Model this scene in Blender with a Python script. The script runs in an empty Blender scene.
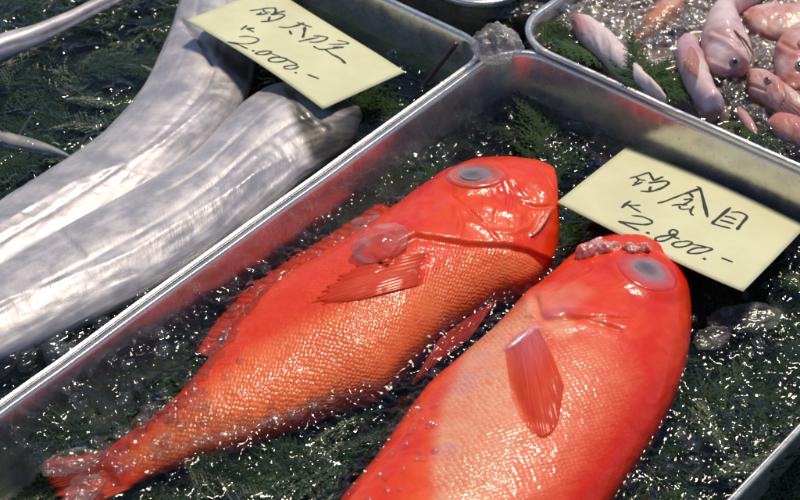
import bpy, bmesh, math, random
import numpy as np
from mathutils import Vector, Matrix, Euler
from mathutils.bvhtree import BVHTree

SC = bpy.context.scene
COL = SC.collection
rng = np.random.default_rng(7)
random.seed(7)

# ------------------------------------------------------------------ camera
F, CX, CY, PITCH, DIST = 2064.0, 400.0, 250.0, math.radians(40.06), 1.34
CAM = np.array([0.0, -DIST*math.cos(PITCH), DIST*math.sin(PITCH)])
FWD = np.array([0.0, math.cos(PITCH), -math.sin(PITCH)])
UPV = np.array([0.0, math.sin(PITCH), math.cos(PITCH)])
E1 = np.array([0.635, 0.7725, 0.0]); E1 /= np.linalg.norm(E1)   # tray axis away from the viewer
E2 = np.array([E1[1], -E1[0], 0.0])                               # tray axis to the right
RIM = 0.034

def ray(px, py):
    d = FWD + np.array([1.0, 0, 0])*(px-CX)/F - UPV*(py-CY)/F
    return d/np.linalg.norm(d)
def at(px, py, z=0.0):
    d = ray(px, py); return CAM + d*((z-CAM[2])/d[2])
def st(p): return float(p @ E1), float(p @ E2)
_s1 = st(at(20, 402, RIM))[0]; _s2 = st(at(680, 117, RIM))[0]
WK = (-0.003-0.0225)/(_s2-_s1); W0 = 0.0225-WK*_s1
def zw(x, y, off=0.0): return W0 + WK*(x*E1[0]+y*E1[1]) + off
def atw(px, py, off=0.0):            # a point on the (slightly tilted) water plane
    d = ray(px, py); n = np.array([-WK*E1[0], -WK*E1[1], 1.0])
    t = (W0+off - CAM @ n)/(d @ n); return CAM + d*t
def project(P):                      # world points -> photo pixels (used to place markings on a modelled body)
    v = P-CAM; dep = v @ FWD
    return CX + F*v[..., 0]/dep, CY - F*(v @ UPV)/dep

# ------------------------------------------------------------------ noise
def _hash(ix, iy, seed):
    n = (ix.astype(np.int64)*374761393 + iy.astype(np.int64)*668265263 + seed*974711) & 0x7fffffff
    n = ((n ^ (n >> 13))*1274126177) & 0x7fffffff
    n = ((n ^ (n >> 16))*1597334677) & 0x7fffffff
    return ((n ^ (n >> 15)) & 0xffffff)/float(0xffffff)
def vnoise(x, y, seed=0):
    ix, iy = np.floor(x), np.floor(y); fx, fy = x-ix, y-iy
    fx = fx*fx*fx*(fx*(fx*6-15)+10); fy = fy*fy*fy*(fy*(fy*6-15)+10)
    a, b = _hash(ix, iy, seed), _hash(ix+1, iy, seed)
    c, d = _hash(ix, iy+1, seed), _hash(ix+1, iy+1, seed)
    return (a*(1-fx)+b*fx)*(1-fy) + (c*(1-fx)+d*fx)*fy - 0.5
def fbm(x, y, seed=0, o=3):
    r = 0; a = 1.0
    for k in range(o):
        r = r + a*vnoise(x*2**k+17.3*k, y*2**k-9.1*k, seed+k); a *= .5
    return r
def domes(x, y, cell, hmin, hmax, frac, seed, aniso=0.5):
    """scattered rounded lumps, each with its own height, size, stretch and heading"""
    gx, gy = x/cell, y/cell; ix, iy = np.floor(gx), np.floor(gy)
    out = np.zeros_like(x)
    for dx in (-1, 0, 1):
        for dy in (-1, 0, 1):
            cx, cy = ix+dx, iy+dy
            on = _hash(cx, cy, seed) < frac
            qx = cx+.15+.7*_hash(cx, cy, seed+1); qy = cy+.15+.7*_hash(cx, cy, seed+2)
            an = _hash(cx, cy, seed+3)*math.pi; st_ = 1+aniso*2*_hash(cx, cy, seed+4)
            rr = .28+.4*_hash(cx, cy, seed+5)
            ca, sa = np.cos(an), np.sin(an)
            u = ((gx-qx)*ca+(gy-qy)*sa)/st_; v = (-(gx-qx)*sa+(gy-qy)*ca)*np.sqrt(st_)
            d = 1-(u*u+v*v)/(rr*rr)
            h = (hmin+(hmax-hmin)*_hash(cx, cy, seed+6))*np.sqrt(np.clip(d, 0, 1))*np.clip(d*3, 0, 1)
            out = np.maximum(out, np.where(on, h, 0))
    return out
def poly_dist(px, py, pts):
    """distance to a polyline and the fraction along it"""
    best = np.full(px.shape, 1e9); par = np.zeros(px.shape); n = len(pts)-1
    for i in range(n):
        ax, ay = pts[i]; bx, by = pts[i+1]; vx, vy = bx-ax, by-ay
        t = np.clip(((px-ax)*vx+(py-ay)*vy)/(vx*vx+vy*vy+1e-9), 0, 1)
        d = np.hypot(px-ax-t*vx, py-ay-t*vy); m = d < best
        best = np.where(m, d, best); par = np.where(m, (i+t)/n, par)
    return best, par
def in_poly(px, py, pts):
    r = np.zeros(px.shape, bool); n = len(pts)
    for i in range(n):
        ax, ay = pts[i]; bx, by = pts[(i+1) % n]
        c = ((ay > py) != (by > py)) & (px < (bx-ax)*(py-ay)/(by-ay+1e-12)+ax)
        r ^= c
    return r
def soft_in(px, py, pts, w):
    d, _ = poly_dist(px, py, list(pts)+[pts[0]])
    s = np.where(in_poly(px, py, pts), d, -d)
    return np.clip(.5+s/(2*w), 0, 1)
def sstep(a, b, x):
    t = np.clip((x-a)/(b-a), 0, 1); return t*t*(3-2*t)
def resample(pts, n):
    """Catmull-Rom through the points, n samples uniform in index"""
    P = np.array(pts, float); m = len(P)
    P = np.vstack([2*P[0]-P[1], P, 2*P[-1]-P[-2]])
    t = np.linspace(0, m-1, n); i = np.minimum(t.astype(int), m-2); f = (t-i)[:, None]
    a, b, c, d = P[i], P[i+1], P[i+2], P[i+3]
    return .5*((2*b)+(c-a)*f+(2*a-5*b+4*c-d)*f*f+(-a+3*b-3*c+d)*f**3)

# ------------------------------------------------------------------ object helpers
def mesh_obj(name, V, Fc, mat=None, parent=None, smooth=True, uv=None, attrs=None):
    me = bpy.data.meshes.new(name)
    V = np.asarray(V, float)
    me.from_pydata(V.tolist() if len(V) < 3000 else [tuple(v) for v in V.tolist()], [], Fc if isinstance(Fc, list) else Fc.tolist())
    if uv is not None:
        lay = me.uv_layers.new(name="UVMap")
        li = np.empty(len(me.loops), np.int32); me.loops.foreach_get("vertex_index", li)
        lay.data.foreach_set("uv", np.asarray(uv, np.float32)[li].ravel())
    if attrs:
        for k, a in attrs.items():
            at_ = me.attributes.new(k, 'FLOAT', 'POINT'); at_.data.foreach_set("value", np.asarray(a, np.float32).ravel())
    if smooth: me.polygons.foreach_set("use_smooth", [True]*len(me.polygons))
    if mat: me.materials.append(mat)
    me.update()
    o = bpy.data.objects.new(name, me); COL.objects.link(o)
    if parent: o.parent = parent; o.matrix_parent_inverse = Matrix.Translation(parent.location).inverted()
    return o
def grid_faces(n, m, wrap=False):
    i = np.arange(n-1)[:, None]; j = np.arange(m if wrap else m-1)[None, :]
    j2 = (j+1) % m
    return np.stack([i*m+j, i*m+j2, (i+1)*m+j2, (i+1)*m+j], -1).reshape(-1, 4)
def empty(name, loc):
    o = bpy.data.objects.new(name, None); o.location = loc; o.empty_display_size = .02; COL.objects.link(o); return o
def tag(o, label=None, cat=None, group=None, kind=None):
    for k, v in (('label', label), ('category', cat), ('group', group), ('kind', kind)):
        if v: o[k] = v
    return o

# ------------------------------------------------------------------ materials
def new_mat(name):
    m = bpy.data.materials.new(name); m.use_nodes = True
    nt = m.node_tree; nt.nodes.clear()
    return m, nt
class NT:
    def __init__(s, nt): s.nt = nt
    def n(s, typ, ins=None, **props):
        nd = s.nt.nodes.new(typ)
        for k, v in props.items(): setattr(nd, k, v)
        for k, v in (ins or {}).items():
            sock = nd.inputs[k]
            if isinstance(v, bpy.types.NodeSocket): s.nt.links.new(v, sock)
            else: sock.default_value = v
        return nd
    def math(s, op, a, b=0.0, c=None, clamp=False):
        nd = s.nt.nodes.new('ShaderNodeMath'); nd.operation = op; nd.use_clamp = clamp
        for i, v in enumerate((a, b, c)):
            if v is None: continue
            if isinstance(v, bpy.types.NodeSocket): s.nt.links.new(v, nd.inputs[i])
            else: nd.inputs[i].default_value = v
        return nd.outputs[0]
    def mix(s, f, a, b):
        nd = s.nt.nodes.new('ShaderNodeMix'); nd.data_type = 'RGBA'
        for k, v in ((0, f), (6, a), (7, b)):
            if isinstance(v, bpy.types.NodeSocket): s.nt.links.new(v, nd.inputs[k])
            else: nd.inputs[k].default_value = (*v, 1) if isinstance(v, tuple) and len(v) == 3 else v
        return nd.outputs[2]
    def ramp(s, f, lo, hi, to0=0.0, to1=1.0):
        nd = s.nt.nodes.new('ShaderNodeMapRange'); nd.interpolation_type = 'SMOOTHSTEP'
        s.nt.links.new(f, nd.inputs[0])
        for i, v in enumerate((lo, hi, to0, to1)): nd.inputs[i+1].default_value = v
        return nd.outputs[0]
    def fresnel(s, nrm, f0):          # same from both sides of the sheet
        inc = s.n('ShaderNodeNewGeometry').outputs['Incoming']
        d = s.math('ABSOLUTE', s.n('ShaderNodeVectorMath', {0: nrm, 1: inc}, operation='DOT_PRODUCT').outputs['Value'])
        return s.math('MULTIPLY_ADD', s.math('POWER', s.math('SUBTRACT', 1.0, d, clamp=True), 5.0), 1-f0, f0)
    def out(s, sh): s.n('ShaderNodeOutputMaterial', {'Surface': sh})

def mat_steel():
    m, nt = new_mat('brushed_steel'); g = NT(nt)
    tc = g.n('ShaderNodeTexCoord').outputs['Object']
    st_ = g.n('ShaderNodeMapping', {'Vector': tc, 'Rotation': (0, 0, -math.atan2(E1[1], E1[0])), 'Scale': (14, 260, 200)}).outputs[0]
    scr = g.n('ShaderNodeTexNoise', {'Vector': st_, 'Scale': 1.0, 'Detail': 4.0}).outputs[0]
    blo = g.n('ShaderNodeTexNoise', {'Vector': tc, 'Scale': 28.0, 'Detail': 5.0, 'Roughness': .65}).outputs[0]
    spk = g.n('ShaderNodeTexNoise', {'Vector': tc, 'Scale': 420.0, 'Detail': 3.0}).outputs[0]
    col = g.mix(g.ramp(blo, .35, .7), (.66, .635, .60), (.80, .78, .75))
    col = g.mix(g.ramp(spk, .6, .74, 0, .45), col, (.2, .19, .18))
    ro = g.math('ADD', g.ramp(blo, .3, .75, .17, .30), g.ramp(scr, .35, .7, 0, .08))
    h = g.math('ADD', g.math('MULTIPLY', scr, .35), g.math('ADD', blo, g.math('MULTIPLY', spk, .10)))
    bp = g.n('ShaderNodeBump', {'Strength': .25, 'Distance': .0006, 'Height': h}).outputs[0]
    b = g.n('ShaderNodeBsdfPrincipled', {'Base Color': col, 'Metallic': .78, 'Roughness': ro, 'Normal': bp})
    g.out(b.outputs[0]); return m

def mat_water(name, tint, rough=.05, bump_scale=260., bump=.7):
    m, nt = new_mat(name); g = NT(nt)
    tc = g.n('ShaderNodeTexCoord').outputs['Object']
    n1 = g.n('ShaderNodeTexNoise', {'Vector': tc, 'Scale': bump_scale, 'Detail': 2.5, 'Roughness': .5}).outputs[0]
    n2 = g.n('ShaderNodeTexNoise', {'Vector': tc, 'Scale': 24., 'Detail': 3.}).outputs[0]
    n1 = g.math('MULTIPLY', n1, g.ramp(n2, .36, .62, .08, 1.3))
    bp = g.n('ShaderNodeBump', {'Strength': bump, 'Distance': .0012, 'Height': n1}).outputs[0]
    fr = g.fresnel(bp, .022)
    gl = g.n('ShaderNodeBsdfGlossy', {'Color': (1, 1, 1, 1), 'Roughness': rough, 'Normal': bp}).outputs[0]
    tr = g.n('ShaderNodeBsdfTransparent', {'Color': (*tint, 1)}).outputs[0]
    g.out(g.n('ShaderNodeMixShader', {0: fr, 1: tr, 2: gl}).outputs[0]); return m

def mat_ice(name, milk=.12, milk_col=(.75, .76, .78), rough=.06, refr=.25):
    m, nt = new_mat(name); g = NT(nt)
    tc = g.n('ShaderNodeTexCoord').outputs['Object']
    n1 = g.n('ShaderNodeTexNoise', {'Vector': tc, 'Scale': 130., 'Detail': 2.}).outputs[0]
    bp = g.n('ShaderNodeBump', {'Strength': .6, 'Distance': .0015, 'Height': n1}).outputs[0]
    fr = g.fresnel(bp, .03)
    gl = g.n('ShaderNodeBsdfGlossy', {'Color': (1, 1, 1, 1), 'Roughness': rough, 'Normal': bp}).outputs[0]
    rf = g.n('ShaderNodeBsdfRefraction', {'Color': (1, 1, 1, 1), 'Roughness': .02, 'IOR': 1.2, 'Normal': bp}).outputs[0]
    tr = g.n('ShaderNodeBsdfTransparent', {'Color': (.98, .985, .99, 1)}).outputs[0]
    tt = g.n('ShaderNodeMixShader', {0: refr, 1: tr, 2: rf}).outputs[0]
    a = g.n('ShaderNodeMixShader', {0: fr, 1: tt, 2: gl}).outputs[0]
    d = g.n('ShaderNodeBsdfDiffuse', {'Color': (*milk_col, 1), 'Normal': bp}).outputs[0]
    n2 = g.n('ShaderNodeTexNoise', {'Vector': tc, 'Scale': 90., 'Detail': 4.}).outputs[0]
    g.out(g.n('ShaderNodeMixShader', {0: g.ramp(n2, .4, .65, milk*.3, milk*1.7), 1: a, 2: d}).outputs[0]); return m

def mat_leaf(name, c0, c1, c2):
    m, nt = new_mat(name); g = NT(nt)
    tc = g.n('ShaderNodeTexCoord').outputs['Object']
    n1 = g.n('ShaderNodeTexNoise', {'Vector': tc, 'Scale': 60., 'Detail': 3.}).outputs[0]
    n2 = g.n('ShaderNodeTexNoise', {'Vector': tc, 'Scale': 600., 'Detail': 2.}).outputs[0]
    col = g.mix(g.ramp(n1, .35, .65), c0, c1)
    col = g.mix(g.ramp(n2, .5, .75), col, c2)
    b = g.n('ShaderNodeBsdfPrincipled', {'Base Color': col, 'Roughness': .4, 'Specular IOR Level': .5})
    g.out(b.outputs[0]); return m

def mat_fish(name, red, orange, pale, bumpd=.00048, scale_p=.0036):
    """wet scaled skin: 'pale' lightens, 'scale' turns the scale net on, 'red' deepens"""
    m, nt = new_mat(name); g = NT(nt)
    uv = g.n('ShaderNodeTexCoord').outputs['UV']
    ob = g.n('ShaderNodeTexCoord').outputs['Object']
    wob = g.n('ShaderNodeTexNoise', {'Vector': ob, 'Scale': 45., 'Detail': 2.}).outputs['Color']
    wv = g.n('ShaderNodeVectorMath', {0: wob, 1: (.5, .5, .5)}, operation='SUBTRACT').outputs[0]
    wv = g.n('ShaderNodeVectorMath', {0: wv, 'Scale': .0016}, operation='SCALE').outputs[0]
    uvw = g.n('ShaderNodeVectorMath', {0: uv, 1: wv}, operation='ADD').outputs[0]
    mp = g.n('ShaderNodeMapping', {'Vector': uvw, 'Rotation': (0, 0, math.radians(45)), 'Scale': (1, 1, 1)}).outputs[0]
    vor = g.n('ShaderNodeTexVoronoi', {'Vector': mp, 'Scale': 1/(scale_p*.80), 'Randomness': .5}, voronoi_dimensions='2D', feature='F1')
    vd = vor.outputs['Distance']; vc = vor.outputs['Color']
    cell = g.ramp(vd, .12, .62, 1, 0)
    a_sc = g.n('ShaderNodeAttribute', attribute_name='scale').outputs['Fac']
    a_pl = g.n('ShaderNodeAttribute', attribute_name='pale').outputs['Fac']
    a_or = g.n('ShaderNodeAttribute', attribute_name='orange').outputs['Fac']
    a_pk = g.n('ShaderNodeAttribute', attribute_name='violet').outputs['Fac']
    n1 = g.n('ShaderNodeTexNoise', {'Vector': ob, 'Scale': 70., 'Detail': 5., 'Roughness': .6}).outputs[0]
    n2 = g.n('ShaderNodeTexNoise', {'Vector': ob, 'Scale': 700., 'Detail': 3.}).outputs[0]
    col = g.mix(g.math('MULTIPLY', a_or, g.ramp(n1, .3, .7, .55, 1.)), red, orange)
    plf = g.math('MULTIPLY', a_pl, g.ramp(n1, .3, .7, .72, 1.1), clamp=True)
    col = g.mix(plf, col, pale)
    vr = g.n('ShaderNodeSeparateColor', {0: vc}).outputs[0]
    lift = g.math('MULTIPLY', g.math('MULTIPLY', cell, a_sc), g.ramp(vr, 0, 1, .04, .42))
    col = g.mix(lift, col, (min(1, pale[0]*1.15), pale[1]*1.1, pale[2]*.95))
    dark = g.math('MULTIPLY', g.math('MULTIPLY', g.ramp(vd, .42, .66), a_sc), .32)
    col = g.mix(dark, col, (red[0]*.75, red[1]*.7, red[2]*.7))
    col = g.mix(g.math('MULTIPLY', a_pk, g.ramp(n1, .35, .6, .2, .8)), col, (.50, .18, .36))
    col = g.mix(g.ramp(n2, .58, .75, 0, .25), col, (red[0]*.8, red[1]*.6, red[2]*.6))
    h1 = g.math('MULTIPLY', g.math('MULTIPLY', cell, a_sc), 1.0)
    h = g.math('ADD', g.math('MULTIPLY', h1, .8), g.math('ADD', g.math('MULTIPLY', n1, .6), g.math('MULTIPLY', n2, .26)))
    bp = g.n('ShaderNodeBump', {'Strength': .8, 'Distance': bumpd, 'Height': h}).outputs[0]
    n3 = g.n('ShaderNodeTexNoise', {'Vector': ob, 'Scale': 170., 'Detail': 3.}).outputs[0]
    bc = g.n('ShaderNodeBump', {'Strength': .55, 'Distance': .0012, 'Height': g.math('ADD', n3, g.math('MULTIPLY', h1, .25))}).outputs[0]
    b = g.n('ShaderNodeBsdfPrincipled', {'Base Color': col, 'Roughness': .38, 'Specular IOR Level': .2, 'Normal': bp,
        'Coat Weight': .36, 'Coat Roughness': .05, 'Coat Normal': bc, 'Subsurface Weight': .12, 'Subsurface Radius': (.006, .002, .001), 'Subsurface Scale': 1.0})
    g.out(b.outputs[0]); return m

def mat_silver():
    m, nt = new_mat('silver_skin'); g = NT(nt)
    uv = g.n('ShaderNodeTexCoord').outputs['UV']; ob = g.n('ShaderNodeTexCoord').outputs['Object']
    s1 = g.n('ShaderNodeMapping', {'Vector': uv, 'Scale': (55, 160, 1)}).outputs[0]
    n1 = g.n('ShaderNodeTexNoise', {'Vector': s1, 'Scale': 1., 'Detail': 5., 'Roughness': .6}).outputs[0]
    s2 = g.n('ShaderNodeMapping', {'Vector': uv, 'Scale': (420, 90, 1), 'Rotation': (0, 0, .25)}).outputs[0]
    n2 = g.n('ShaderNodeTexNoise', {'Vector': s2, 'Scale': 1., 'Detail': 4.}).outputs[0]
    n3 = g.n('ShaderNodeTexNoise', {'Vector': ob, 'Scale': 40., 'Detail': 6., 'Roughness': .62}).outputs[0]
    wr = g.n('ShaderNodeAttribute', attribute_name='wrinkle').outputs['Fac']
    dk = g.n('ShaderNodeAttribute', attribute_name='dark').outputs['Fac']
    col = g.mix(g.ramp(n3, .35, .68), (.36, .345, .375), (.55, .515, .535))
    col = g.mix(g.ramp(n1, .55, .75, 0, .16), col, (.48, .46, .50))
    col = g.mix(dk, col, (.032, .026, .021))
    h = g.math('ADD', g.math('MULTIPLY', n1, .5), g.math('ADD', g.math('MULTIPLY', n3, .8), g.math('MULTIPLY', g.math('MULTIPLY', n2, wr), .9)))
    bp = g.n('ShaderNodeBump', {'Strength': .34, 'Distance': .0009, 'Height': h}).outputs[0]
    b = g.n('ShaderNodeBsdfPrincipled', {'Base Color': col, 'Metallic': .24, 'Specular IOR Level': .35, 'Roughness': g.ramp(n3, .3, .7, .36, .54), 'Normal': bp,
        'Coat Weight': .25, 'Coat Roughness': .14, 'Coat Normal': g.n('ShaderNodeBump', {'Strength': .35, 'Distance': .001, 'Height': g.math('ADD', n3, g.math('MULTIPLY', n2, .3))}).outputs[0]})
    g.out(b.outputs[0]); return m

def mat_eye(name, stops, rough=.06):
    m, nt = new_mat(name); g = NT(nt)
    ob = g.n('ShaderNodeTexCoord').outputs['Object']
    n1 = g.n('ShaderNodeTexNoise', {'Vector': ob, 'Scale': 130., 'Detail': 4.}).outputs[0]
    n2 = g.n('ShaderNodeTexNoise', {'Vector': ob, 'Scale': 520., 'Detail': 2.}).outputs[0]
    r = g.n('ShaderNodeAttribute', attribute_name='rad').outputs['Fac']
    r = g.math('ADD', r, g.math('MULTIPLY', g.math('SUBTRACT', n1, .5), .45))
    cr = g.nt.nodes.new('ShaderNodeValToRGB'); g.nt.links.new(r, cr.inputs[0])
    while len(cr.color_ramp.elements) < len(stops): cr.color_ramp.elements.new(.5)
    for e, (p, c) in zip(cr.color_ramp.elements, stops): e.position = p; e.color = (*c, 1)
    bp = g.n('ShaderNodeBump', {'Strength': .4, 'Distance': .0005, 'Height': n2}).outputs[0]
    g.out(g.n('ShaderNodeBsdfPrincipled', {'Base Color': cr.outputs[0], 'Roughness': .3, 'Specular IOR Level': .25, 'Normal': bp, 'Coat Weight': .7, 'Coat Roughness': rough}).outputs[0]); return m
def mat_plain(name, col, rough=.5, metal=0., noise=None, coat=0., bump=0., nscale=80., spec=.5):
    m, nt = new_mat(name); g = NT(nt)
    ob = g.n('ShaderNodeTexCoord').outputs['Object']
    n1 = g.n('ShaderNodeTexNoise', {'Vector': ob, 'Scale': nscale, 'Detail': 5., 'Roughness': .6}).outputs[0]
    c = g.mix(g.ramp(n1, .35, .68), col, noise or tuple(v*.8 for v in col))
    ins = {'Base Color': c, 'Roughness': rough, 'Metallic': metal, 'Coat Weight': coat, 'Coat Roughness': .08, 'Specular IOR Level': spec}
    if bump: ins['Normal'] = g.n('ShaderNodeBump', {'Strength': .7, 'Distance': bump, 'Height': n1}).outputs[0]
    g.out(g.n('ShaderNodeBsdfPrincipled', ins).outputs[0]); return m

def mat_fin(name, c0, c1, rays=60., base_fade=False, side_fade=False, coat=.22):
    """thin fin membrane: streaked along its rays by the UV, wet, a little see-through"""
    m, nt = new_mat(name); g = NT(nt)
    uv = g.n('ShaderNodeTexCoord').outputs['UV']
    mp = g.n('ShaderNodeMapping', {'Vector': uv, 'Scale': (2.0, rays, 1)}).outputs[0]
    n1 = g.n('ShaderNodeTexNoise', {'Vector': mp, 'Scale': 1., 'Detail': 2.}).outputs[0]
    wv = g.n('ShaderNodeTexWave', {'Vector': g.n('ShaderNodeMapping', {'Vector': uv, 'Scale': (0.15, rays*.16, 1)}).outputs[0], 'Scale': 1.0, 'Distortion': 1.2, 'Detail': 1.}, bands_direction='Y').outputs['Fac']
    pk = g.n('ShaderNodeAttribute', attribute_name='violet').outputs['Fac']
    f = g.math('ADD', g.math('MULTIPLY', n1, .75), g.math('MULTIPLY', wv, .25))
    col = g.mix(g.ramp(f, .3, .7), c0, c1)
    col = g.mix(g.math('MULTIPLY', pk, g.ramp(f, .25, .6, .35, 1.)), col, (.72, .36, .48))
    bp = g.n('ShaderNodeBump', {'Strength': .8, 'Distance': .0007, 'Height': f}).outputs[0]
    b = g.n('ShaderNodeBsdfPrincipled', {'Base Color': col, 'Roughness': .42, 'Specular IOR Level': .22, 'Normal': bp, 'Coat Weight': coat, 'Coat Roughness': .14}).outputs[0]
    t = g.n('ShaderNodeBsdfTranslucent', {'Color': col}).outputs[0]
    a = g.n('ShaderNodeMixShader', {0: .1, 1: b, 2: t}).outputs[0]
    tr = g.n('ShaderNodeBsdfTransparent', {'Color': (1, .86, .84, 1)}).outputs[0]
    edge = g.n('ShaderNodeSeparateXYZ', {0: uv}).outputs[0]
    k = g.math('ADD', g.ramp(f, .35, .6, .12, .0), g.ramp(edge, .6, 1.0, 0, .45))
    if side_fade: k = g.math('ADD', k, g.ramp(g.nt.nodes[edge.node.name].outputs[1], .0, .6, .8, 0), clamp=True)
    if base_fade: k = g.math('ADD', k, g.ramp(edge, .0, .22, .95, 0), clamp=True)
    g.out(g.n('ShaderNodeMixShader', {0: k, 1: a, 2: tr}).outputs[0]); return m

STEEL = mat_steel()
WATER_DARK = mat_water('clear_water_dark_bed', (.84, .86, .81), bump_scale=190., bump=.75)
WATER_CALM = mat_water('calm_water', (.82, .85, .81), bump_scale=140., bump=.75)
ICE = mat_ice('clear_ice', .07, rough=.06)
ICE_CHIP = mat_ice('ice_chip', .012, rough=.07, refr=.06)
ICE_MILKY = mat_ice('milky_ice', .10, (.62, .60, .60), rough=.12)
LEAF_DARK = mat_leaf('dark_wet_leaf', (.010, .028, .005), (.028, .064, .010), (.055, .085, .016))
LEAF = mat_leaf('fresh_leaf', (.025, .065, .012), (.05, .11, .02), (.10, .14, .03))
RED_SKIN = mat_fish('red_fish_skin', (.74, .012, .0015), (.86, .068, .004), (.86, .22, .07))
RED_SKIN_PALE = mat_fish('red_fish_skin_pale_belly', (.72, .012, .0015), (.86, .075, .006), (.80, .35, .20))
SILVER = mat_silver()
FIN = mat_fin('red_fin', (.84, .022, .004), (.92, .12, .035), rays=110., side_fade=True)
FIN_SKIN = mat_fin('skin_red_fin', (.74, .024, .005), (.82, .085, .015), base_fade=True)
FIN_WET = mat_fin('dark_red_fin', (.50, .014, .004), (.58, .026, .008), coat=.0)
EYE_CLOUD = mat_plain('cloudy_eye', (.26, .22, .23), .12, noise=(.42, .32, .31), coat=1., nscale=60.)
EYE_DARK = mat_plain('dark_cloudy_eye', (.07, .065, .07), .12, noise=(.32, .29, .30), coat=1., nscale=130., bump=.0006)
_C = (.30, .205, .195)
EYE_A = mat_eye('cloudy_red_rimmed_eye', [(0, (.16, .14, .155)), (.40, _C), (.54, (.36, .20, .18)), (.64, (.60, .08, .04)), (.85, (.64, .10, .045)), (1, (.68, .028, .008))])
EYE_B = mat_eye('grey_pink_membrane_eye', [(0, (.10, .09, .10)), (.30, _C), (.48, (.36, .20, .21)), (.60, (.56, .10, .10)), (.80, (.64, .05, .025)), (1, (.68, .018, .004))])
EYE_PUPIL = mat_eye('sunken_pupil', [(0, (.12, .085, .085)), (.55, (.17, .12, .12)), (1, (.26, .18, .175))])
EYE_RING = mat_plain('eye_ring', (.62, .10, .05), .25, noise=(.62, .04, .015), coat=1., nscale=90.)
EYE_RING_PINK = mat_plain('pink_eye_membrane', (.60, .06, .045), .2, noise=(.52, .09, .10), coat=1., nscale=90.)
PAPER = mat_plain('pale_yellow_card', (.74, .74, .48), .5, noise=(.67, .66, .41), nscale=22., spec=.3, bump=.0008)
INK = mat_plain('black_ink', (.012, .012, .014), .5)
STICK = mat_plain('brown_stick', (.055, .014, .008), .35, noise=(.03, .01, .007), coat=.4, nscale=150.)
TABLE = mat_plain('dark_table', (.035, .022, .012), .6, noise=(.015, .010, .007), nscale=20.)
GUT = mat_plain('guts', (.74, .10, .04), .3, noise=(.72, .42, .38), coat=1., nscale=170., bump=.002)
PINK = mat_fish('pink_fish_skin', (.60, .33, .33), (.56, .20, .16), (.80, .69, .67), scale_p=.0022, bumpd=.0003)
PINK_RED = mat_fish('rosy_fish_skin', (.56, .20, .17), (.58, .24, .13), (.76, .56, .52), scale_p=.0022, bumpd=.0003)
SEABED_ICE = mat_plain('slush', (.17, .10, .09), .25, noise=(.40, .30, .29), coat=1., nscale=55., bump=.003)
BLACK_WEED = mat_plain('dark_slush', (.02, .014, .014), .2, noise=(.10, .06, .06), coat=1., nscale=200., bump=.003)

# ------------------------------------------------------------------ trays
def rrect(s0, s1, t0, t1, r, n=14):
    pts = []
    for (cs, ct, a0) in ((s1-r, t1-r, 0), (s0+r, t1-r, 90), (s0+r, t0+r, 180), (s1-r, t0+r, 270)):
        for k in range(n+1):
            a = math.radians(a0+90*k/n); pts.append((cs+r*math.cos(a), ct+r*math.sin(a)))
    return pts
def densify(pts, step=.02):
    out = []
    for i, p in enumerate(pts):
        q = pts[(i+1) % len(pts)]; d = math.hypot(q[0]-p[0], q[1]-p[1]); n = max(1, int(d/step))
        for k in range(n): out.append((p[0]+(q[0]-p[0])*k/n, p[1]+(q[1]-p[1])*k/n))
    return out
def tray(label, s0, s1, t0, t1, r, rim_z, depth, wrim, slope=.0065):
    """s0..t1 = the inner edge of the rim"""
    c = E1*(s0+s1)/2+E2*(t0+t1)/2
    root = empty('metal_tray', (c[0], c[1], rim_z-depth))
    tag(root, label, 'tray', 'metal trays butted together on the stall')
    base = densify(rrect(s0, s1, t0, t1, r)); B = np.array(base)
    nx = np.roll(B, -1, 0)-np.roll(B, 1, 0); nx /= np.linalg.norm(nx, axis=1)[:, None]
    N = np.stack([nx[:, 1], -nx[:, 0]], 1)
    if ((B+N*.001-[(s0+s1)/2, (t0+t1)/2])**2).sum() < ((B-[(s0+s1)/2, (t0+t1)/2])**2).sum(): N = -N
    def sweep(prof, name, cap=None):
        rings = []
        for off, z in prof:
            Q = B+N*off; R3 = E1[None]*Q[:, :1]+E2[None]*Q[:, 1:]+np.array([0, 0, rim_z+z]); R3[:, 2] += .0009*fbm(B[:, 0]*22, B[:, 1]*22, 301); rings.append(R3)
        V = np.concatenate(rings); m = len(B)
        Fc = grid_faces(len(prof), m, True).tolist()
        if cap == 'last': Fc.append(list(range((len(prof)-1)*m, len(prof)*m)))
        return mesh_obj(name, V, Fc, STEEL, root)
    wall = [(.0006, -.0012), (0, -.002), (-.0004, -.004), (-slope*.3, -.010), (-slope*.8, -depth*.6), (-slope, -depth+.012), (-slope-.002, -depth+.006), (-slope-.006, -depth+.001), (-slope-.012, -depth), (-.05, -depth)]
    sweep(wall, 'pan', 'last')
    w = wrim
    rim = [(.0007, -.0014), (.0010, -.0004), (.0020, 0.0), (w*.45, -.0002), (w*.78, .0001), (w*.93, -.0006), (w, -.002), (w*.97, -.004), (w*.80, -.0055), (w*.62, -.005)]
    sweep(rim, 'rim')
    return root
def line_t(pts, z): return float(np.mean([st(at(x, y, z))[1] for x, y in pts]))
def line_s(pts, z): return float(np.mean([st(at(x, y, z))[0] for x, y in pts]))
tL = line_t([(30, 394), (90, 350), (200, 268), (320, 184)], RIM)
tR = line_t([(725, 500), (760, 462), (800, 420)], RIM)
sB = line_s([(600, 82), (680, 119), (800, 173)], RIM)
tA = line_t([(0, 400.5), (70, 350), (200, 253), (317, 170)], RIM)
sA = line_s([(389, 2), (450, 29.5)], RIM)
pT = at(490, 25, RIM); sT, tT = st(pT)
pR = at(537, 28, RIM+.004); 
sR = line_s([(640, 89), (680, 107), (800, 163.5)], RIM+.004)
tRl = st(at(540, 14, RIM+.004))[1]
gapAR = tL-tA
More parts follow.
